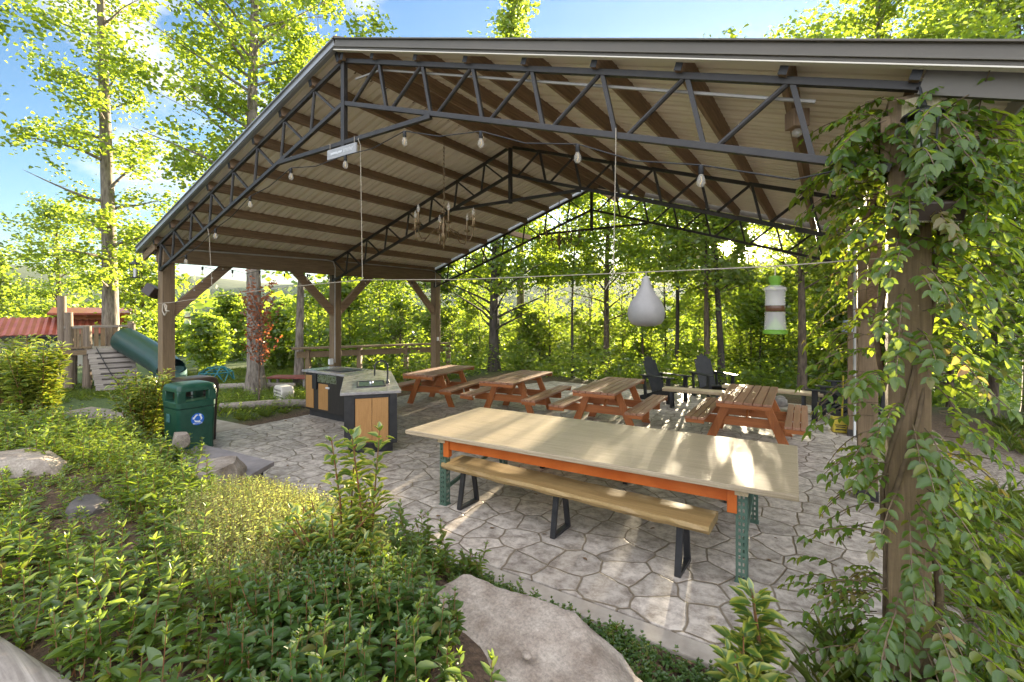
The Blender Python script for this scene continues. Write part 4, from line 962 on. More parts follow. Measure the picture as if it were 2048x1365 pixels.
# understorey wood behind the pavilion: a few trees of each kind, copied
protos = []
for k, (h, rc, c0, mt) in enumerate(((6.5, 1.9, .35, L_wood), (8.5, 2.2, .6, L_wood), (5.0, 1.7, .2, L_tree), (10.5, 2.4, 1.2, L_dark), (4.0, 1.6, .15, L_wood))):
    protos.append((h, rc, c0, mt))
spots = []
rg = np.random.default_rng(7)
for u in range(560, 1800, 62): spots.append((u + rg.uniform(-20, 20), rg.uniform(18.5, 22), rg.integers(0, 3)))
for u in range(330, 1860, 75): spots.append((u + rg.uniform(-25, 25), rg.uniform(24, 34), rg.integers(0, 5) if u < 700 else (0, 2, 4)[rg.integers(0, 3)]))
for u, d, q in ((700, 15.5, 4), (800, 16, 2), (760, 19, 3), (905, 19, 0), (1080, 19, 2), (1285, 18, 4), (1520, 16.5, 4), (1560, 18, 0), (1680, 15, 4), (1740, 14, 2), (420, 17, 4), (460, 20, 0), (560, 17, 2), (640, 17, 4), (350, 25, 2), (1480, 20, 1), (1400, 22, 1), (1640, 19, 1), (1790, 17, 1), (880, 18, 3), (960, 21, 3), (1090, 20, 1), (1180, 19, 3), (1270, 21, 3), (1330, 19, 1), (1500, 18, 3), (1570, 20, 3), (1650, 18, 1), (1720, 20, 3)): spots.append((u, d, q))
where = {0: 'mid-sized bushy tree in the wood behind the pavilion', 1: 'taller loose-crowned tree in the wood behind the pavilion', 2: 'low bright-leaved tree in the wood behind the pavilion', 3: 'tall dark-leaved tree in the wood behind the pavilion', 4: 'shrubby low tree at the edge of the wood behind the pavilion'}
for k, (u, d, q) in enumerate(spots):
    q = int(q); h, rc, c0, mt = protos[q]; s = rg.uniform(.85, 1.2)
    x, y = ground_at(u, d)
    vt = rg.uniform(455, 540) if q in (1, 3) else rg.uniform(545, 640)
    if 1280 < u < 1640 and d < 23 and q in (1, 3): vt = rg.uniform(375, 440)
    if u < 640 or d > 23: vt = rg.uniform(590, 650)
    s = (2.04 + (H0 - vt) / FPX * d - gz(x, y)) / h
    make_tree('understorey_tree', where[q], 'tree', x, y, h * s, .07 * s, c0 * s, 34 if q != 4 else 26, rc * min(s, 1.25), .15 if d < 23 else .21, (34 if q in (1, 3) else 36) if d < 23 else (24 if q in (1, 3) else 22), mt, (B_brown, B_dark)[k % 2], 200 + k, group='understorey trees behind the pavilion, kind %d' % (q + 1), sprays=5, spread=.34 * s, quads=1)
# far wood on the valley side: one mass
rng = np.random.default_rng(17); n = 60000
uu = rng.uniform(-250, 2300, n); dd = rng.uniform(38, 95, n)
px = CAM.x + FW.x * dd + RT.x * (uu - 1024) / FPX * dd; py = CAM.y + FW.y * dd + RT.y * (uu - 1024) / FPX * dd
hz_ = ground_h(px, py) + (4.5 + 3.0 * np.sin(px * .35) * np.cos(py * .31) + 2.0 * np.sin(px * .9 + py * .7)) * rng.random(n) ** .6
P = np.stack([px, py, hz_], 1); ok = sun_keep(P, rng); P = P[ok]
A, N = rand_dirs(rng, len(P), .7)
kind(leaf_mesh('far_wood', P, A, N, rng.uniform(.45, .95, len(P)), .8, L_wood, quads=1), 'stuff')
# hedge-like brush at the edge of the lower patio
rng = np.random.default_rng(19); n = 26000
uu = rng.uniform(640, 1960, n); dd = rng.uniform(12.6, 17.5, n)
px = CAM.x + FW.x * dd + RT.x * (uu - 1024) / FPX * dd; py = CAM.y + FW.y * dd + RT.y * (uu - 1024) / FPX * dd
hh = (.75 + .35 * np.sin(px * 1.9) * np.cos(py * 1.7) + .25 * np.sin(px * 4.3 + py * 3.1)) * rng.random(n) ** .7
P = np.stack([px, py, ground_h(px, py) + np.maximum(hh, .02)], 1)
P = P[(py > 9.6) | (px > 6.6) | (px < -5)]; P = P[P[:, 1] > 6]
A, N = rand_dirs(rng, len(P), .7); A[:, 2] += .4
kind(leaf_mesh('brush', P, A, N, rng.uniform(.07, .17, len(P)), .5, L_wood, quads=1), 'stuff')

# ------------------------------------------------------------------ red-leaved sapling
x, y = ground_at(518, 10.8)
rt_ = thing('red_leaved_sapling', 'slim sapling with sparse red-brown leaves behind the green bin', 'tree', (x, y, 0))
rng = np.random.default_rng(5); m = MB(); LP = []
m.tube([(0, 0, 0), (.01, .0, .9), (.0, .02, 1.5), (.02, 0, 2.3)], [.022, .018, .013, .005], 7)
for i in range(26):
    z = .7 + 1.5 * i / 26; az = i * 2.4; ln_ = rng.uniform(.5, .95); el = R(rng.uniform(50, 68))
    p0 = Vector((0.005, .01, z)); dv = Vector((math.cos(az) * math.cos(el), math.sin(az) * math.cos(el), math.sin(el)))
    p1 = p0 + dv * ln_ * .5; p2 = p1 + (dv + Vector((0, 0, .25))) * ln_ * .5
    m.tube([p0, p1, p2], [.008, .006, .003], 4, False)
    for f in rng.uniform(.25, 1, 24):
        q = p0.lerp(p1, f * 2) if f < .5 else p1.lerp(p2, f * 2 - 1); LP.append(np.array(q) + rng.normal(0, .035, 3))
m.build('trunk', B_brown, rt_, smooth=60)
LP = np.array(LP); A, N = rand_dirs(rng, len(LP), .9); leaf_mesh('crown', LP, A, N, rng.uniform(.05, .095, len(LP)), .65, L_red, rt_)

# ------------------------------------------------------------------ garden bed
def herb_field(pts, rng, hmin, hmax, leaf, nodes, wd=.38, stem_r=.0028):
    """whorled stems: arrays of leaves and a mesh of stems"""
    LP, LA, LN, LL = [], [], [], []; m = MB()
    for (x, y) in pts:
        z = gz(x, y); h = rng.uniform(hmin, hmax); la, lb = rng.normal(0, .16, 2)
        b = np.array([x, y, z - .01]); tip = b + np.array([la * h, lb * h, h]); mid = (b + tip) / 2 + np.array([la * h * .12, lb * h * .12, 0])
        m.tube([b, mid, tip], [stem_r, stem_r * .9, stem_r * .6], 3, False)
        a0 = rng.uniform(0, 6.28)
        for k in range(nodes):
            s = .22 + .78 * (k + .6) / nodes; p = b * (1 - s) ** 2 + 2 * mid * s * (1 - s) + tip * s * s if False else (b + (tip - b) * s)
            sz = leaf * (1 - .55 * abs(s - .62) / .62) * rng.uniform(.75, 1.2)
            if k >= nodes - 2: sz *= .62
            for q in range(2 if k < nodes - 1 else 4):
                az = a0 + k * 1.57 + q * (math.pi if k < nodes - 1 else math.pi / 2) + rng.normal(0, .25)
                el = rng.normal(.30, .25) + (.65 if k >= nodes - 1 else .35 if k == nodes - 2 else 0)
                A = (math.cos(az) * math.cos(el), math.sin(az) * math.cos(el), math.sin(el))
                LP.append(p); LA.append(A); LN.append((-A[0] * math.sin(el) + rng.normal(0, .2), -A[1] * math.sin(el) + rng.normal(0, .2), 1)); LL.append(sz)
    return np.array(LP), np.array(LA), np.array(LN), np.array(LL), m
def scatter(rng, n, x0, x1, y0, y1, ok):
    out = []
    while len(out) < n:
        x, y = rng.uniform(x0, x1), rng.uniform(y0, y1)
        if ok(x, y): out.append((x, y))
    return out
def inell(x, y, c, a, b, rot=0):
    dx, dy = x - c[0], y - c[1]; ca, sa = math.cos(rot), math.sin(rot); return ((dx * ca + dy * sa) / a) ** 2 + ((-dx * sa + dy * ca) / b) ** 2
BOULDER, THYME, MINT = (2.85, -1.0), (1.08, -1.30), (2.36, -1.72)
def bed_ok(x, y):
    if y > -.38 - .10 * math.sin(x * 3): return False
    if math.hypot(x - CAM.x, y - CAM.y) < 1.35 or y < -2.60 - .13 * (1.9 - x) * (x < 1.9): return False
    if inell(x, y, BOULDER, .85, .66) < 1.0: return False
    if inell(x, y, (-1.5, -.25), .75, .42) < 1 or inell(x, y, (-1.0, -.8), .5, .3) < 1: return False
    if inell(x, y, THYME, .95, .55, -.45) < 1: return False
    if inell(x, y, MINT, .5, .55) < 1: return False
    if x > 3.2: return False
    return True
rng = np.random.default_rng(3)
def low_zone(x, y): return inell(x, y, (-.6, -.70), 1.25, .55, .05) < 1 or inell(x, y, (-1.55, -2.12), 1.15, .32, .16) < 1 or inell(x, y, (.05, -2.12), .75, .26) < 1
pts = scatter(rng, 1400, -5.2, 3.2, -3.9, -.35, lambda x, y: bed_ok(x, y) and not low_zone(x, y))
P, A, N, L_, m = herb_field(pts, rng, .08, .26, .070, 8)
pts = scatter(rng, 520, -5.2, 3.2, -3.9, -.35, lambda x, y: bed_ok(x, y) and not low_zone(x, y))
P2, A2, N2, L2, m2 = herb_field(pts, rng, .18, .42, .092, 8); m.add(m2.v, m2.f)
pts = scatter(rng, 3000, -5.2, 3.3, -3.9, -.33, lambda x, y: math.hypot(x - CAM.x, y - CAM.y) > 1.3 and y > -2.62 - .13 * max(0, 1.9 - x) and inell(x, y, BOULDER, .8, .55) > 1 and inell(x, y, (-1.5, -.25), .75, .42) > 1)
P3, A3, N3, L3, m3 = herb_field(pts, rng, .03, .13, .060, 4, .5, .0018); m.add(m3.v, m3.f)
P, A, N, L_ = np.concatenate([P, P2, P3]), np.concatenate([A, A2, A3]), np.concatenate([N, N2, N3]), np.concatenate([L_, L2, L3])
gc = leaf_mesh('herb_ground_cover', P, A, N, L_, .40, L_mint, quads=4); kind(gc, 'stuff')
st_ = m.build('herb_stems', M_stem, gc)
mint_pts = scatter(rng, 290, 1.7, 3.1, -2.5, -1.0, lambda x, y: inell(x, y, MINT, .46, .55) < 1 and inell(x, y, BOULDER, .62, .42) > 1)
mt_ = thing('mint_clump', 'dense dark green clump of mint beside the big flat boulder', 'plant', (MINT[0], MINT[1], 0))
P, A, N, L_, m = herb_field(mint_pts, rng, .14, .36, .072, 8, .45)
Minv = np.array([MINT[0], MINT[1], 0]); leaf_mesh('foliage', P - Minv, A, N, L_, .50, L_mintdark, mt_, quads=4); m.build('stems', M_stem, mt_, world=True)
# thyme: fine upright sprigs
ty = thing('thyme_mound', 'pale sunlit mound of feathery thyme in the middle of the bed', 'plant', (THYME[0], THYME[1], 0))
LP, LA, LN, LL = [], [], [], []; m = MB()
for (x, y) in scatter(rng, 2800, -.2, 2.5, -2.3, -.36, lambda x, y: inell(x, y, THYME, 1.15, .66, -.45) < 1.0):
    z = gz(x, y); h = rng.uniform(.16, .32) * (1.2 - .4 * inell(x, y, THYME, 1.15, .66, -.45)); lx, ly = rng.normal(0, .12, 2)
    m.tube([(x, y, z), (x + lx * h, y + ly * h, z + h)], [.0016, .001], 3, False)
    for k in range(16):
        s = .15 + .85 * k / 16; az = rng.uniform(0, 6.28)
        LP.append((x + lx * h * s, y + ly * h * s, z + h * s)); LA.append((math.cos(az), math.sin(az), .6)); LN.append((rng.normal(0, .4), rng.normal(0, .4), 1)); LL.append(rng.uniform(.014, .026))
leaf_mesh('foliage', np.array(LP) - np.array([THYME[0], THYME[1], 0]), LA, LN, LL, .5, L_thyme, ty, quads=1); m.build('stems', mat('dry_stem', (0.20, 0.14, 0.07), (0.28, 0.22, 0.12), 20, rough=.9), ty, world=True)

def shrub(name, label, x, y, stems, hmin, hmax, rad, leaf, mt, seed, z=None, dens=12, cat='shrub', wd=.58, stem_m=None, lean=.30):
    rng = np.random.default_rng(seed); z0 = gz(x, y) if z is None else z
    t = thing(name, label, cat, (x, y, z0)); m = MB(); LP, LA, LN, LL = [], [], [], []
    for i in range(stems):
        az = rng.uniform(0, 6.28); r0 = rad * .35 * math.sqrt(rng.random()); h = rng.uniform(hmin, hmax)
        b = Vector((r0 * math.cos(az), r0 * math.sin(az), 0)); o_ = Vector((math.cos(az), math.sin(az), 0)) * (rad * rng.uniform(.1, .8) if stems > 3 else lean * h * .3)
        p1 = b + o_ * .4 + Vector((0, 0, h * .55)); p2 = b + o_ + Vector((rng.normal(0, .03), rng.normal(0, .03), h))
        m.tube([b, p1, p2], [.008, .006, .003], 5, False)
        nseg = max(4, int(dens * h))
        for k in range(nseg):
            s = .18 + .82 * (k + .5) / nseg; p = b.lerp(p1, s / .55) if s < .55 else p1.lerp(p2, (s - .55) / .45)
            for q in range(3):
                a2 = k * 1.3 + q * 2.09 + rng.normal(0, .3); el = rng.normal(.35, .25) + (.5 if k > nseg - 2 else 0)
                off = Vector((math.cos(a2), math.sin(a2), 0)) * rng.uniform(0, .04 if stems < 6 else .09)
                LP.append(p + off); LA.append((math.cos(a2) * math.cos(el), math.sin(a2) * math.cos(el), math.sin(el))); LN.append((-math.cos(a2) * math.sin(el) + rng.normal(0, .25), -math.sin(a2) * math.sin(el) + rng.normal(0, .25), 1)); LL.append(leaf * rng.uniform(.6, 1.15) * (.7 if k > nseg - 2 else 1))
    m.build('stem', stem_m or M_stem, t, smooth=60); leaf_mesh('foliage', np.array([tuple(p) for p in LP]), LA, LN, LL, wd, mt, t, quads=4)
    return t
def floor_pt(u, v, z): p = on_floor(u, v, z); return p[0], p[1]
x, y = 1.86, -1.50; shrub('variegated_shrub', 'bushy yellow-edged variegated shrub with two tall sprigs, centre of the bed', x, y, 34, .22, .48, .32, .066, L_euon, 301, dens=26)
shrub('variegated_sprig', 'bare-stemmed variegated sprig with a dry brown tip rising over the thyme', x - .02, y + .12, 2, .74, .84, .05, .088, L_euon, 302, dens=22)
shrub('variegated_sprig', 'tall leafy variegated sprig right of the dry-tipped one, in front of the kitchen island', x + .10, y + .18, 2, .82, .92, .06, .088, L_euon, 303, dens=22)
x, y = floor_pt(1535, 1400, .12); shrub('variegated_sprig', 'tall single variegated stem in the lower right, against the patio', x, y, 2, .66, .72, .04, .115, L_euon, 304, dens=22)
x, y = floor_pt(1500, 1420, .12); shrub('variegated_shrub', 'low yellow-edged variegated plant at the bottom edge, right of the boulder', x, y, 7, .28, .48, .10, .11, L_euon, 305, dens=22)
x, y = floor_pt(285, 850, .30); shrub('variegated_shrub', 'upright light green shrub beside the dark brown bin', x, y, 26, .7, 1.25, .42, .10, L_euon, 306, dens=24)
x, y = floor_pt(70, 870, .30); shrub('variegated_shrub', 'tall yellow-green shrub at the left edge in front of the house', x, y, 26, .8, 1.45, .30, .11, L_euon, 307, dens=26)
x, y = floor_pt(10, 800, .20); shrub('variegated_shrub', 'tall dark-based shrub cut by the left edge of the picture', x, y, 22, .9, 1.5, .40, .105, L_euon, 308, dens=22)

# boulders, slab, timber
M_boulder = mat('pale_boulder', (0.20, 0.155, 0.12), (0.38, 0.325, 0.27), 5, rough=.92, bump=.9, detail=15, distort=.1, fleck=.42)
def facet_rock(d, seed, ncut=16):
    rnd = np.random.default_rng(seed); bm = bmesh.new(); bmesh.ops.create_icosphere(bm, subdivisions=5, radius=1.0)
    V = np.array([v.co[:] for v in bm.verts]); cuts = [((0.04, 0.03, 1), .52)]
    for k in range(ncut):
        a = 2.4 * k + rnd.uniform(-.4, .4); el = rnd.uniform(-.15, .75); cuts.append(((math.cos(a) * math.cos(el), math.sin(a) * math.cos(el), math.sin(el)), rnd.uniform(.66, .88)))
    for _ in range(2):
        for nv, dd in cuts:
            nv = np.array(nv); nv = nv / np.linalg.norm(nv); t_ = V @ nv - dd; V = V - np.outer(np.maximum(t_, 0) * .97, nv)
    V = V / np.array([.85, .85, .55]) * np.array(d)
    m = MB(); m.add(V.tolist(), [tuple(v.index for v in f.verts) for f in bm.faces]); bm.free(); return m
def boulder(label, loc, d, rz, seed, tilt=(0, 0), flat=.42):
    o = facet_rock(d, seed).build('boulder', M_boulder, smooth=35)
    o.location = loc; o.rotation_euler = (tilt[0], tilt[1], rz)
    sb_ = o.modifiers.new('sub', 'SUBSURF'); sb_.subdivision_type = 'SIMPLE'; sb_.levels = sb_.render_levels = 1
    for k, (sz, stg) in enumerate(((.35, .035), (.12, .02), (.035, .012))):
        tx = D.textures.new('stone_%d' % k, 'VORONOI' if k == 1 else 'CLOUDS'); tx.noise_scale = sz
        dp = o.modifiers.new('rough', 'DISPLACE'); dp.texture = tx; dp.strength = stg * max(d); dp.mid_level = .5; dp.texture_coords = 'LOCAL'
    return tag(o, label, 'boulder')
boulder('big flat-topped pale boulder at the bottom of the picture, beside the patio edge', (2.90, -1.26, .03), (.88, .66, .29), R(-16), 4, (R(7), R(4)))
boulder('rounded boulder with a pale ridge leaning against the dark stone slab', (-1.0, -.80, .27), (.50, .28, .22), R(-35), 9, (R(5), R(-4)), .6)
boulder('flat grey stone showing among the herbs at the left edge', (-2.2, -2.0, .55), (.50, .28, .13), R(15), 13)
M_boulder = mat('dark_stone', (0.055, 0.048, 0.045), (0.12, 0.105, 0.098), 6, rough=.85, bump=.5, fleck=.3)
boulder('small flat dark stone among the herbs left of the thyme', (-.42, -1.98, .55), (.20, .14, .06), R(-10), 17)
M_boulder = D.materials['pale_boulder']
boulder('small tan stone in the leaves in front of the bins', (-2.45, -.55, .46), (.13, .09, .07), R(0), 21)
o = rock_mesh(.028, .022, .016, 33, .7, 8, 12).build('pebble', M_boulder, smooth=60); o.location = (3.02, -1.22, .345); tag(o, 'small pale pebble lying on top of the big flat boulder', 'pebble')
sl_ = MB().slab([(-2.65, -.22, .285), (-1.15, -.10, .285), (-.85, -.62, .285), (-1.3, -.80, .285), (-2.4, -.72, .285)], (0, 0, -.055))
tag(sl_.build('stone_slab', mat('slate_slab', (0.17, 0.15, 0.15), (0.27, 0.24, 0.235), 5, rough=.7, bump=.2), bevel=.008), 'thin dark slate slab raised at the patio edge below the green bin', 'slab')
pd = MB().slab([(-2.5, -.30, .228), (-1.22, -.19, .228), (-.98, -.58, .228), (-1.35, -.72, .228), (-2.3, -.66, .228)], (0, 0, -.22))
tag(pd.build('slab_support', mat('black_stone', (0.03, 0.028, 0.026), (0.06, 0.055, 0.05), 6, rough=.8), bevel=.01), 'dark block carrying the slate slab at the patio edge', 'block')
tb = MB().tube([(-1.6, -3.35, .54), (.3, -2.98, .54), (1.15, -2.80, .54), (1.95, -2.66, .52)], [.10, .10, .10, .095], 14)
tag(tb.build('edging_log', oldwood('x'), smooth=50), 'weathered grey log edging the bed in the bottom left corner', 'log')
rng = np.random.default_rng(91)
LPp = np.array([(x, y, gz(x, y) + .012) for x, y in scatter(rng, 2600, -5.2, 4.2, -3.9, -.2, lambda x, y: math.hypot(x - CAM.x, y - CAM.y) > 1.2)] + [(rng.uniform(-4.2, 4.9), rng.uniform(-.05, 6.9), .006) for _ in range(110)])
A, N = rand_dirs(rng, len(LPp), .15); A[:, 2] = rng.uniform(-.02, .15, len(A))
kind(leaf_mesh('leaf_litter', LPp, A, N, rng.uniform(.02, .065, len(LPp)), .5, mat('dead_leaf', (0.11, 0.06, 0.03), (0.26, 0.17, 0.09), 15, rough=.9), quads=2, fold=.1), 'stuff')
# weeds in the soil strip along the patio and tufts by the chip path
rng = np.random.default_rng(29)
pts = [(x, -.34 - .30 * rng.random()) for x in rng.uniform(1.2, 4.3, 620)] + [(rng.uniform(3.3, 4.1), rng.uniform(-1.3, -.4)) for _ in range(130)]
P, A, N, L_, m = herb_field(pts, rng, .03, .12, .042, 4, .5, .0016)
kind(leaf_mesh('creeping_weeds', P, A, N, L_, .6, L_mintdark), 'stuff')
def grass_patch(name, pts, rng, hmin, hmax, blades, mt):
    P, A, N, L_ = [], [], [], []
    for x, y in pts:
        z = gz(x, y) if not (-4.3 < x < 5 and -.1 < y < 7) else 0
        for _ in range(blades):
            az = rng.uniform(0, 6.28); el = rng.uniform(.75, 1.4); P.append((x + rng.normal(0, .04), y + rng.normal(0, .04), z)); A.append((math.cos(az) * math.cos(el), math.sin(az) * math.cos(el), math.sin(el)))
            N.append((-math.cos(az), -math.sin(az), .4)); L_.append(rng.uniform(hmin, hmax))
    return kind(leaf_mesh(name, P, A, N, L_, .06, mt, droop=.35, fold=.1), 'stuff')
pts = [(rng.uniform(4.9, 6.4), rng.uniform(1.2, 4.2)) for _ in range(120)] + [(rng.uniform(4.2, 5.2), rng.uniform(-.9, .2)) for _ in range(90)] + [(rng.uniform(6.5, 11), rng.uniform(1, 9)) for _ in range(420)] + [(rng.uniform(-.2, .2) + 5.15, rng.uniform(0, 7)) for _ in range(80)]
grass_patch('path_grass', pts, rng, .10, .30, 16, L_grass)
pts = [(rng.uniform(-13, -4.9), rng.uniform(-3, 8)) for _ in range(2600)]
pts = [p for p in pts if not (-9.9 < p[0] < -4.3 and -.3 < p[1] < 1.35)]
grass_patch('lawn_grass', pts, rng, .06, .20, 12, L_grass)
P_ll = [(rng.uniform(-8.5, -5.0), rng.uniform(1.6, 3.6)) for _ in range(420)]
P, A, N, L_, m = herb_field(P_ll, rng, .10, .28, .07, 5, .4)
kind(leaf_mesh('border_plants', P, A, N, L_, .4, L_mint), 'stuff')

# ------------------------------------------------------------------ vine on the front right post
vn = thing('wisteria_vine', 'leafy wisteria vine smothering the front right post and eave corner', 'vine', (4.62, .115, 0))
rng = np.random.default_rng(77); m = MB()
for k in range(3):
    ph = rng.uniform(0, 6.28); tw_ = rng.uniform(.7, 1.5); pts = []
    for i in range(24):
        z = .02 + i * 3.05 / 23; a = ph + tw_ * z * 2; r_ = .112 + .02 * math.sin(z * 5 + ph); pts.append((r_ * math.cos(a), r_ * math.sin(a), z))
    m.tube(pts, [(.013 if k else .019) * (1 - .6 * i / 23) + .002 for i in range(24)], 6)
m.build('stems', M_vinestem, vn, smooth=60)
LP, LA, LN, LL = [], [], [], []; YP, YA, YN, YL = [], [], [], []; m = MB()
def frond(b, dv, ln_, leaf, young=False, npair=5):
    d = Vector(dv).normalized(); p = Vector(b); side = d.cross(Vector((0, 0, 1)))
    if side.length < .1: side = Vector((1, 0, 0))
    side.normalize(); pts = [p.copy()]; n = npair * 2 + 1
    for k in range(npair):
        d = (d + Vector((0, 0, -.20))).normalized(); p = p + d * ln_ / npair; pts.append(p.copy())
        tgt = (YP, YA, YN, YL) if young else (LP, LA, LN, LL)
        upv = side.cross(d); upv = upv if upv.z > 0 else -upv
        for s in (-1, 1):
            a = side * s + d * .55 + Vector((0, 0, -.35)) + Vector(rng.normal(0, .18, 3))
            tgt[0].append(tuple(p)); tgt[1].append(tuple(a)); tgt[2].append(tuple(upv + Vector(rng.normal(0, .25, 3)))); tgt[3].append(leaf * rng.uniform(.75, 1.1) * (.75 + .25 * math.sin(math.pi * (k + .8) / npair)))
    tgt[0].append(tuple(p)); tgt[1].append(tuple(d)); tgt[2].append(tuple(upv)); tgt[3].append(leaf * 1.05)
    m.tube(pts, [.0032] * (len(pts) - 1) + [.0015], 4, False)
for i in range(330):                            # clothing the post
    z = rng.uniform(.10, 3.1); 
    if 1.25 < z < 1.95 and rng.random() < .45: continue
    if .62 < z < 1.05 and rng.random() < .55: continue
    a = rng.choice([rng.normal(R(-10), .75), rng.normal(R(185), .75), rng.normal(R(-80), .7)], p=[.46, .28, .26])
    b = (.15 * math.cos(a), .15 * math.sin(a), z); el = rng.uniform(-.35, .5)
    frond(b, (math.cos(a) * math.cos(el), math.sin(a) * math.cos(el), math.sin(el)), rng.uniform(.18, .40), rng.uniform(.055, .082), rng.random() < .06)
for i in range(150):                             # crown of the vine under the eave corner
    b = Vector((rng.uniform(-.30, .32), rng.normal(-.02, .10), rng.uniform(2.40, 3.22)))
    if b.x < -.15 and b.z < 2.7: b.z += .3
    a = rng.uniform(0, 6.28); frond(b, (math.cos(a), math.sin(a) * .6 - .3, rng.uniform(-.2, .3)), rng.uniform(.18, .32), rng.uniform(.055, .085))
for i in range(60):                             # foot of the vine
    a = rng.uniform(0, 6.28); r_ = rng.uniform(.1, .42); b = (r_ * math.cos(a), r_ * math.sin(a) - .12, rng.uniform(.12, .62)); frond(b, (math.cos(a), math.sin(a), rng.uniform(-.1, .5)), rng.uniform(.16, .34), rng.uniform(.055, .08), rng.random() < .08)
for b, dv, ln_ in (((-.10, .0, 2.22), (-1, .1, .12), .36), ((-.08, 0, 1.98), (-1, 0, .3), .42), ((-.1, .05, 1.84), (-1, .1, .1), .34), ((-.12, 0, 1.62), (-1, -.1, .0), .38), ((-.1, 0, 2.4), (-1, 0, -.1), .3), ((-.1, .02, 1.30), (-1, 0, -.1), .32), ((-.1, 0, .98), (-1, -.1, .05), .34)):
    frond(b, dv, ln_, .06, False, 6); frond((b[0], b[1] + .05, b[2] + .08), dv, ln_ * 1.1, .038, True, 7)
m.build('leaf_stalks', M_vinestem, vn)
leaf_mesh('foliage', LP, LA, LN, LL, .56, L_vine, vn, droop=.22, quads=4); leaf_mesh('young_leaves', YP, YA, YN, YL, .5, L_vineyoung, vn, quads=4)
# vine on the mid right post
vm = thing('creeper', 'thin leafy creeper on the middle right post', 'vine', (4.62, 3.28, 0)); LP, LA, LN, LL = [], [], [], []; m = MB()
for i in range(30):
    z = rng.uniform(1.0, 2.9); a = rng.uniform(R(120), R(300)); frond((.12 * math.cos(a), .12 * math.sin(a), z), (math.cos(a), math.sin(a), rng.uniform(-.2, .4)), rng.uniform(.15, .3), .065)
m.build('leaf_stalks', M_vinestem, vm); leaf_mesh('foliage', LP, LA, LN, LL, .52, L_vine, vm)

# ------------------------------------------------------------------ fence, playset, house and far-left things
rf = thing('rail_fence', 'low timber rail fence behind the left posts of the pavilion', 'fence', (-6.2, 6, 0))
A0, A1 = Vector((-7.25, 4.35, 0)), Vector((-5.45, 7.9, 0))
for k in range(4):
    p = A0.lerp(A1, k / 3); MB().box((p.x, p.y, .50), (.12, .12, 1.05), R(27)).build('fence_post', lumber('z'), rf, world=True, bevel=.006)
dvec = (A1 - A0).normalized()
MB().bar(A0 - dvec * .4 + Vector((0, 0, 1.07)), A1 + Vector((0, 0, 1.07)), .26, .05).build('top_rail', lumber('y'), rf, world=True, bevel=.005)
MB().bar(A0 - dvec * .3 + Vector((0.03, 0, .90)), A1 + Vector((0.03, 0, .90)), .045, .16).build('rail', lumber('y'), rf, world=True, bevel=.005)

ps0 = at(205, 700, 13.2); ps = thing('play_platform', 'raised wooden play platform with a plank climbing ramp and log posts', 'playset', (ps0.x, ps0.y, 0), R(163.5))
# local frame: -x towards the camera, +y to the left of the picture
G_ = oldwood('z')
MB().box((.0, 0, 1.02), (1.15, 1.35, .07)).build('deck', oldwood('x'), ps)
for x_, y_, h_, r_ in ((-.55, .66, 2.02, .095), (-.55, .30, 1.66, .10), (-.5, -.62, 1.72, .085), (.55, .62, 1.6, .08), (.55, -.62, 1.75, .08), (-.35, .8, 2.45, .10)):
    MB().tube([(x_, y_, 0 if h_ < 2.4 else 0), (x_ + .02, y_ - .01, h_ * .5), (x_ - .01, y_, h_)], [r_ * 1.05, r_, r_ * .92], 10).build('log_post', wood('log_bark', 'z', (0.11, 0.08, 0.055), (0.25, 0.19, 0.14), .9), ps, smooth=50)
m = MB()
for k in range(6): m.box((-.58, .36 + k * .065 - .02, 1.33), (.02, .052, .55))
m.build('railing', lumber('z'), ps)
m = MB()
for k in range(9):
    if k in (1, 3): continue
    m.box((.58, -.56 + k * .14, 1.32), (.025, .10, .52))
m.build('railing', lumber('z'), ps)
MB().bar((-.55, .30, 1.63), (-.55, .75, 1.63), .12, .06).build('hand_rail', oldwood('y'), ps); MB().bar((.58, -.62, 1.62), (.58, .66, 1.62), .10, .06).build('hand_rail', oldwood('y'), ps)
MB().box((-.62, .52, .97), (.05, .62, .12)).box((-.62, .52, 1.10), (.05, .62, .05)).build('edge_board', lumber('y'), ps)
rp = []
a0, a1 = Vector((-.60, -.14, 1.05)), Vector((-1.55, -.36, .04)); n = 8; rm = MB(); dr_ = (a1 - a0); nrm3 = dr_.cross(Vector((0, 1, 0))).normalized(); nrm3 = nrm3 if nrm3.z > 0 else -nrm3
for k in range(n):
    c = a0.lerp(a1, (k + .5) / n); rm.bar(c - Vector((0, .46, 0)), c + Vector((0, .46, 0)), dr_.length / n - .008, .03, up=nrm3)
ramp = rm.build('ramp', oldwood('y'), ps, bevel=.004)
m = MB()
for k in range(1, n): c = a0.lerp(a1, k / n) + nrm3 * .03; m.bar(c - Vector((0, .36, 0)), c + Vector((0, .30, 0)), .03, .022, up=nrm3)
m.build('climbing_cleats', wood('dark_cleat', 'y', (0.05, 0.04, 0.035), (0.10, 0.085, 0.07), .9), ramp)
MB().tube([a0 + nrm3 * .06 + Vector((0, .26, 0)), a0.lerp(a1, .5) + nrm3 * .055 + Vector((0, .14, 0)), a1 + nrm3 * .06 + Vector((0, 0, 0))], .010, 6).build('climbing_rope', M_black, ramp, smooth=60)
sp_pts = [at(250, 680, 13.0), at(285, 700, 12.7), at(320, 722, 12.3), at(342, 742, 12.0), at(347, 770, 12.1)]
sl2 = thing('tube_slide', 'dark green plastic tube slide curving down from the play platform', 'slide', (sp_pts[0].x, sp_pts[0].y, 0))
M_slide = mat('dark_green_slide', (0.004, 0.034, 0.028), (0.007, 0.048, 0.04), 6, rough=.35)
MB().tube(sp_pts[:4], [.34, .34, .33, .33], 20, False).build('tube', M_slide, sl2, world=True, smooth=60)
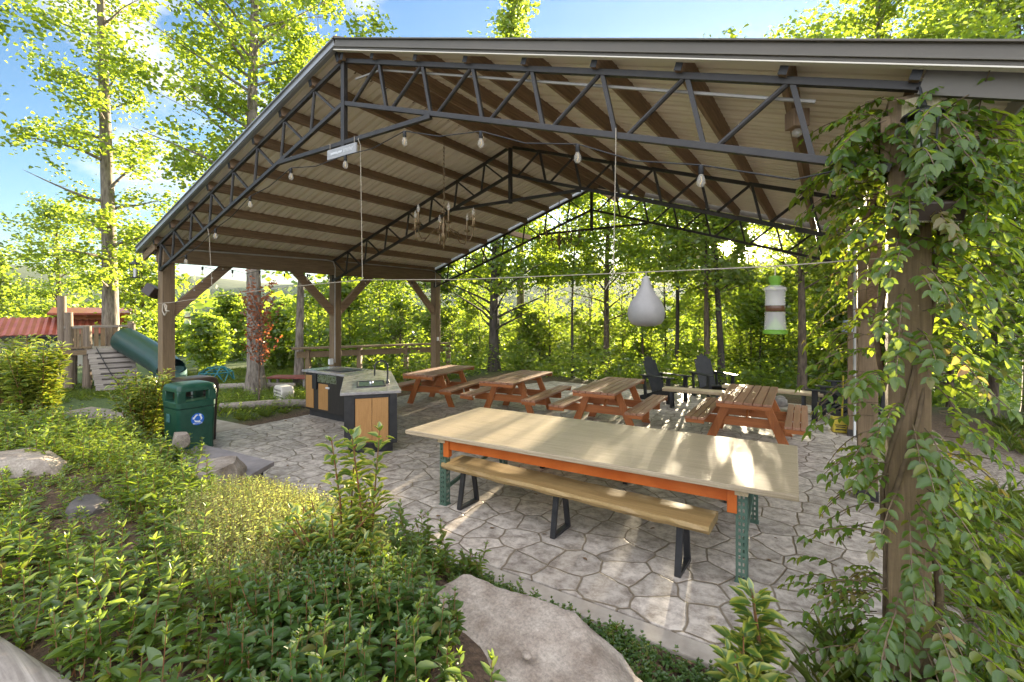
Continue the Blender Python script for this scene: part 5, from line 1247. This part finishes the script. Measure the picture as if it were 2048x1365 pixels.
MB().tube(sp_pts[3:], [.335, .30], 20, False).build('outlet_bend', mat('pale_green_slide', (0.10, 0.20, 0.19), (0.14, 0.25, 0.24), 6, rough=.3), sl2, world=True, smooth=60)
MB().tube([p + Vector((.34, -.05, .06)) for p in sp_pts[:4]], .015, 6).build('seam', mat('tan_seam', (0.30, 0.24, 0.15), rough=.6), sl2, world=True)

def cordwood():
    m_, n, l = new_mat('cordwood_wall'); p = n["Principled BSDF"]; p.inputs['Roughness'].default_value = .9
    t = n.new("ShaderNodeTexCoord"); v = n.new("ShaderNodeTexVoronoi"); v.inputs['Scale'].default_value = 4.6; v.inputs['Randomness'].default_value = .55
    l.new(t.outputs['Object'], v.inputs['Vector'])
    r_ = n.new("ShaderNodeValToRGB"); e = r_.color_ramp.elements; e[0].position = .34; e[0].color = (0.13, 0.07, 0.04, 1); e[1].position = .38; e[1].color = (.46, .43, .38, 1)
    l.new(v.outputs['Distance'], r_.inputs[0]); l.new(r_.outputs[0], p.inputs['Base Color']); return m_
h0 = at(60, 700, 19.0)
hs_ = thing('cordwood_house', 'low cordwood-walled house with a red ribbed metal roof at the left', 'house', (h0.x, h0.y, -.25), R(163.5))
Hc = cordwood()
MB().box((0.3, .4, .62), (.3, 6.0, 1.75)).build('wall', Hc, hs_)
wi = MB().box((.125, -.55, .95), (.08, 1.15, .62)).build('window', M_black, hs_, bevel=.01)
M_glass = mat('window_glass', (0.10, 0.14, 0.17), (0.16, 0.20, 0.22), 2, rough=.08)
MB().box((.082, -.82, .95), (.02, .50, .52)).box((.082, -.27, .95), (.02, .50, .52)).build('pane', M_glass, wi)
MB().box((.10, .4, -.35), (.5, 6.1, .40)).build('foundation', M_concrete, hs_)
M_redroof = mat('red_metal_roof', (0.26, 0.055, 0.035), (0.36, 0.10, 0.06), 3, rough=.4)
m = MB(); vs = []; cols = 60
for k in range(cols + 1):
    yy = -2.9 + k * 6.4 / cols; dz = .05 * (k % 2); vs += [(-.55, yy, 1.36 + dz), (1.25, yy, 2.02 + dz)]
m.add(vs + [(a, b, c - .06) for a, b, c in vs], [(2*k, 2*k+2, 2*k+3, 2*k+1) for k in range(cols)] + [(2*(cols+1) + 2*k, 2*(cols+1) + 2*k+1, 2*(cols+1) + 2*k+3, 2*(cols+1) + 2*k+2) for k in range(cols)] + [(2*k, 2*(cols+1)+2*k, 2*(cols+1)+2*k+2, 2*k+2) for k in range(cols)])
m.build('roof', M_redroof, hs_); MB().box((-.52, .3, 1.32), (.06, 6.4, .10)).build('gutter', M_black, hs_)
hb = at(190, 660, 21.5)
cb = thing('orange_cabin', 'orange-brown timber cabin gable behind the play platform trunk', 'cabin', (hb.x, hb.y, -.3), R(163.5))
Oc = wood('orange_cladding', 'y', (0.34, 0.10, 0.03), (0.48, 0.17, 0.05), .6)
MB().box((0, 0, 1.15), (1.4, 2.3, 2.3)).build('wall', Oc, cb)
MB().box((-.25, 0, 2.36), (2.4, 2.9, .09), 0, 0, R(-6)).build('roof', M_redroof, cb, bevel=.01)
MB().box((-.95, .3, 2.18), (.5, .10, .14)).box((-.95, -.7, 2.18), (.5, .10, .14)).build('rafter_tail', Oc, cb)
# red mossy garden roof and low things beyond the bin
x, y = ground_at(432, 14)
dm_ = thing('climbing_dome', 'small turquoise tube climbing frame beyond the green bin', 'climbing frame', (x, y, 0))
M_teal = mat('teal_tube', (0.02, 0.16, 0.20), (0.03, 0.20, 0.24), 6, rough=.4)
m = MB()
for k in range(8):
    a = 2 * math.pi * k / 8; a2 = 2 * math.pi * (k + 1) / 8
    g = lambda r_, z, t: (r_ * math.cos(t), r_ * math.sin(t), z)
    m.tube([g(.5, 0, a), g(.42, .26, a + .39)], .018, 6).tube([g(.5, 0, a2), g(.42, .26, a + .39)], .018, 6).tube([g(.42, .26, a + .39), g(.23, .40, a2)], .018, 6).tube([g(.42, .26, a + .39), g(.42, .26, a2 + .39)], .018, 6).tube([g(.23, .40, a), g(.23, .40, a2)], .018, 6)
m.build('frame', M_teal, dm_, smooth=60)
x, y = ground_at(567, 11.0)
wh = thing('pierced_bench', 'low pale plastic seat with rows of dark holes, left of the kitchen island', 'seat', (x, y, 0), R(-12))
MB().slab([(-.26, -.14, .02), (.26, -.14, .02), (.30, -.14, .22), (.22, -.14, .34), (-.16, -.14, .34), (-.26, -.14, .26)], (0, .28, 0)).build('shell', mat('pale_plastic', (.58, .54, .48), (.66, .62, .56), 6, rough=.6), wh, bevel=.03)
m = MB()
for i in range(6):
    for j in range(3): MB().box((-.17 + i * .075, -.1405, .10 + j * .075), (.035, .006, .035)).build('hole', M_black, wh)
x, y = ground_at(582, 13.0)
lo2 = thing('low_table', 'low dark red plank table beyond the pierced seat', 'table', (x, y, 0), R(30))
MB().box((0, 0, .26), (1.1, .5, .05)).build('top', mat('dull_red_paint', (.20, .05, .04), (.28, .08, .06), 6, rough=.6), lo2, bevel=.01)
for sx in (-1, 1):
    for sy in (-1, 1): MB().box((sx * .48, sy * .2, .12), (.06, .06, .24)).build('leg', M_rock, lo2)
for k, (u0, u1, d0, d1, lab) in enumerate(((440, 650, 9.8, 10.3, 'grey edging log along the border left of the kitchen island'), (400, 590, 12.3, 12.6, 'pale log lying behind the red-leaved sapling'))):
    p, q = at(u0, 800, d0), at(u1, 800, d1); z = .07
    o = MB().tube([(p.x, p.y, z), ((p.x + q.x) / 2, (p.y + q.y) / 2 + .05, z + .02), (q.x, q.y, z)], .09, 10).build('edging_log', oldwood('y'), smooth=50); tag(o, lab, 'log')
x, y = floor_pt(1925, 935, 0); boulder('pale stone lying on the chip path at the right edge', (5.9, 2.6, .05), (.16, .12, .10), 0, 51)

# ------------------------------------------------------------------ the air
hz = MB().box((4, 0, 14), (1900, 1900, 80)).build('haze', D.materials.new('haze_air')); kind(hz, 'stuff')
hm = hz.data.materials[0]; hm.use_nodes = True; hn = hm.node_tree.nodes; hn.remove(hn["Principled BSDF"])
pv = hn.new("ShaderNodeVolumePrincipled"); pv.inputs['Color'].default_value = (0.92, 0.95, 1.0, 1); pv.inputs['Density'].default_value = 0.0002; pv.inputs['Anisotropy'].default_value = 0.55
hm.node_tree.links.new(pv.outputs[0], hn["Material Output"].inputs['Volume'])
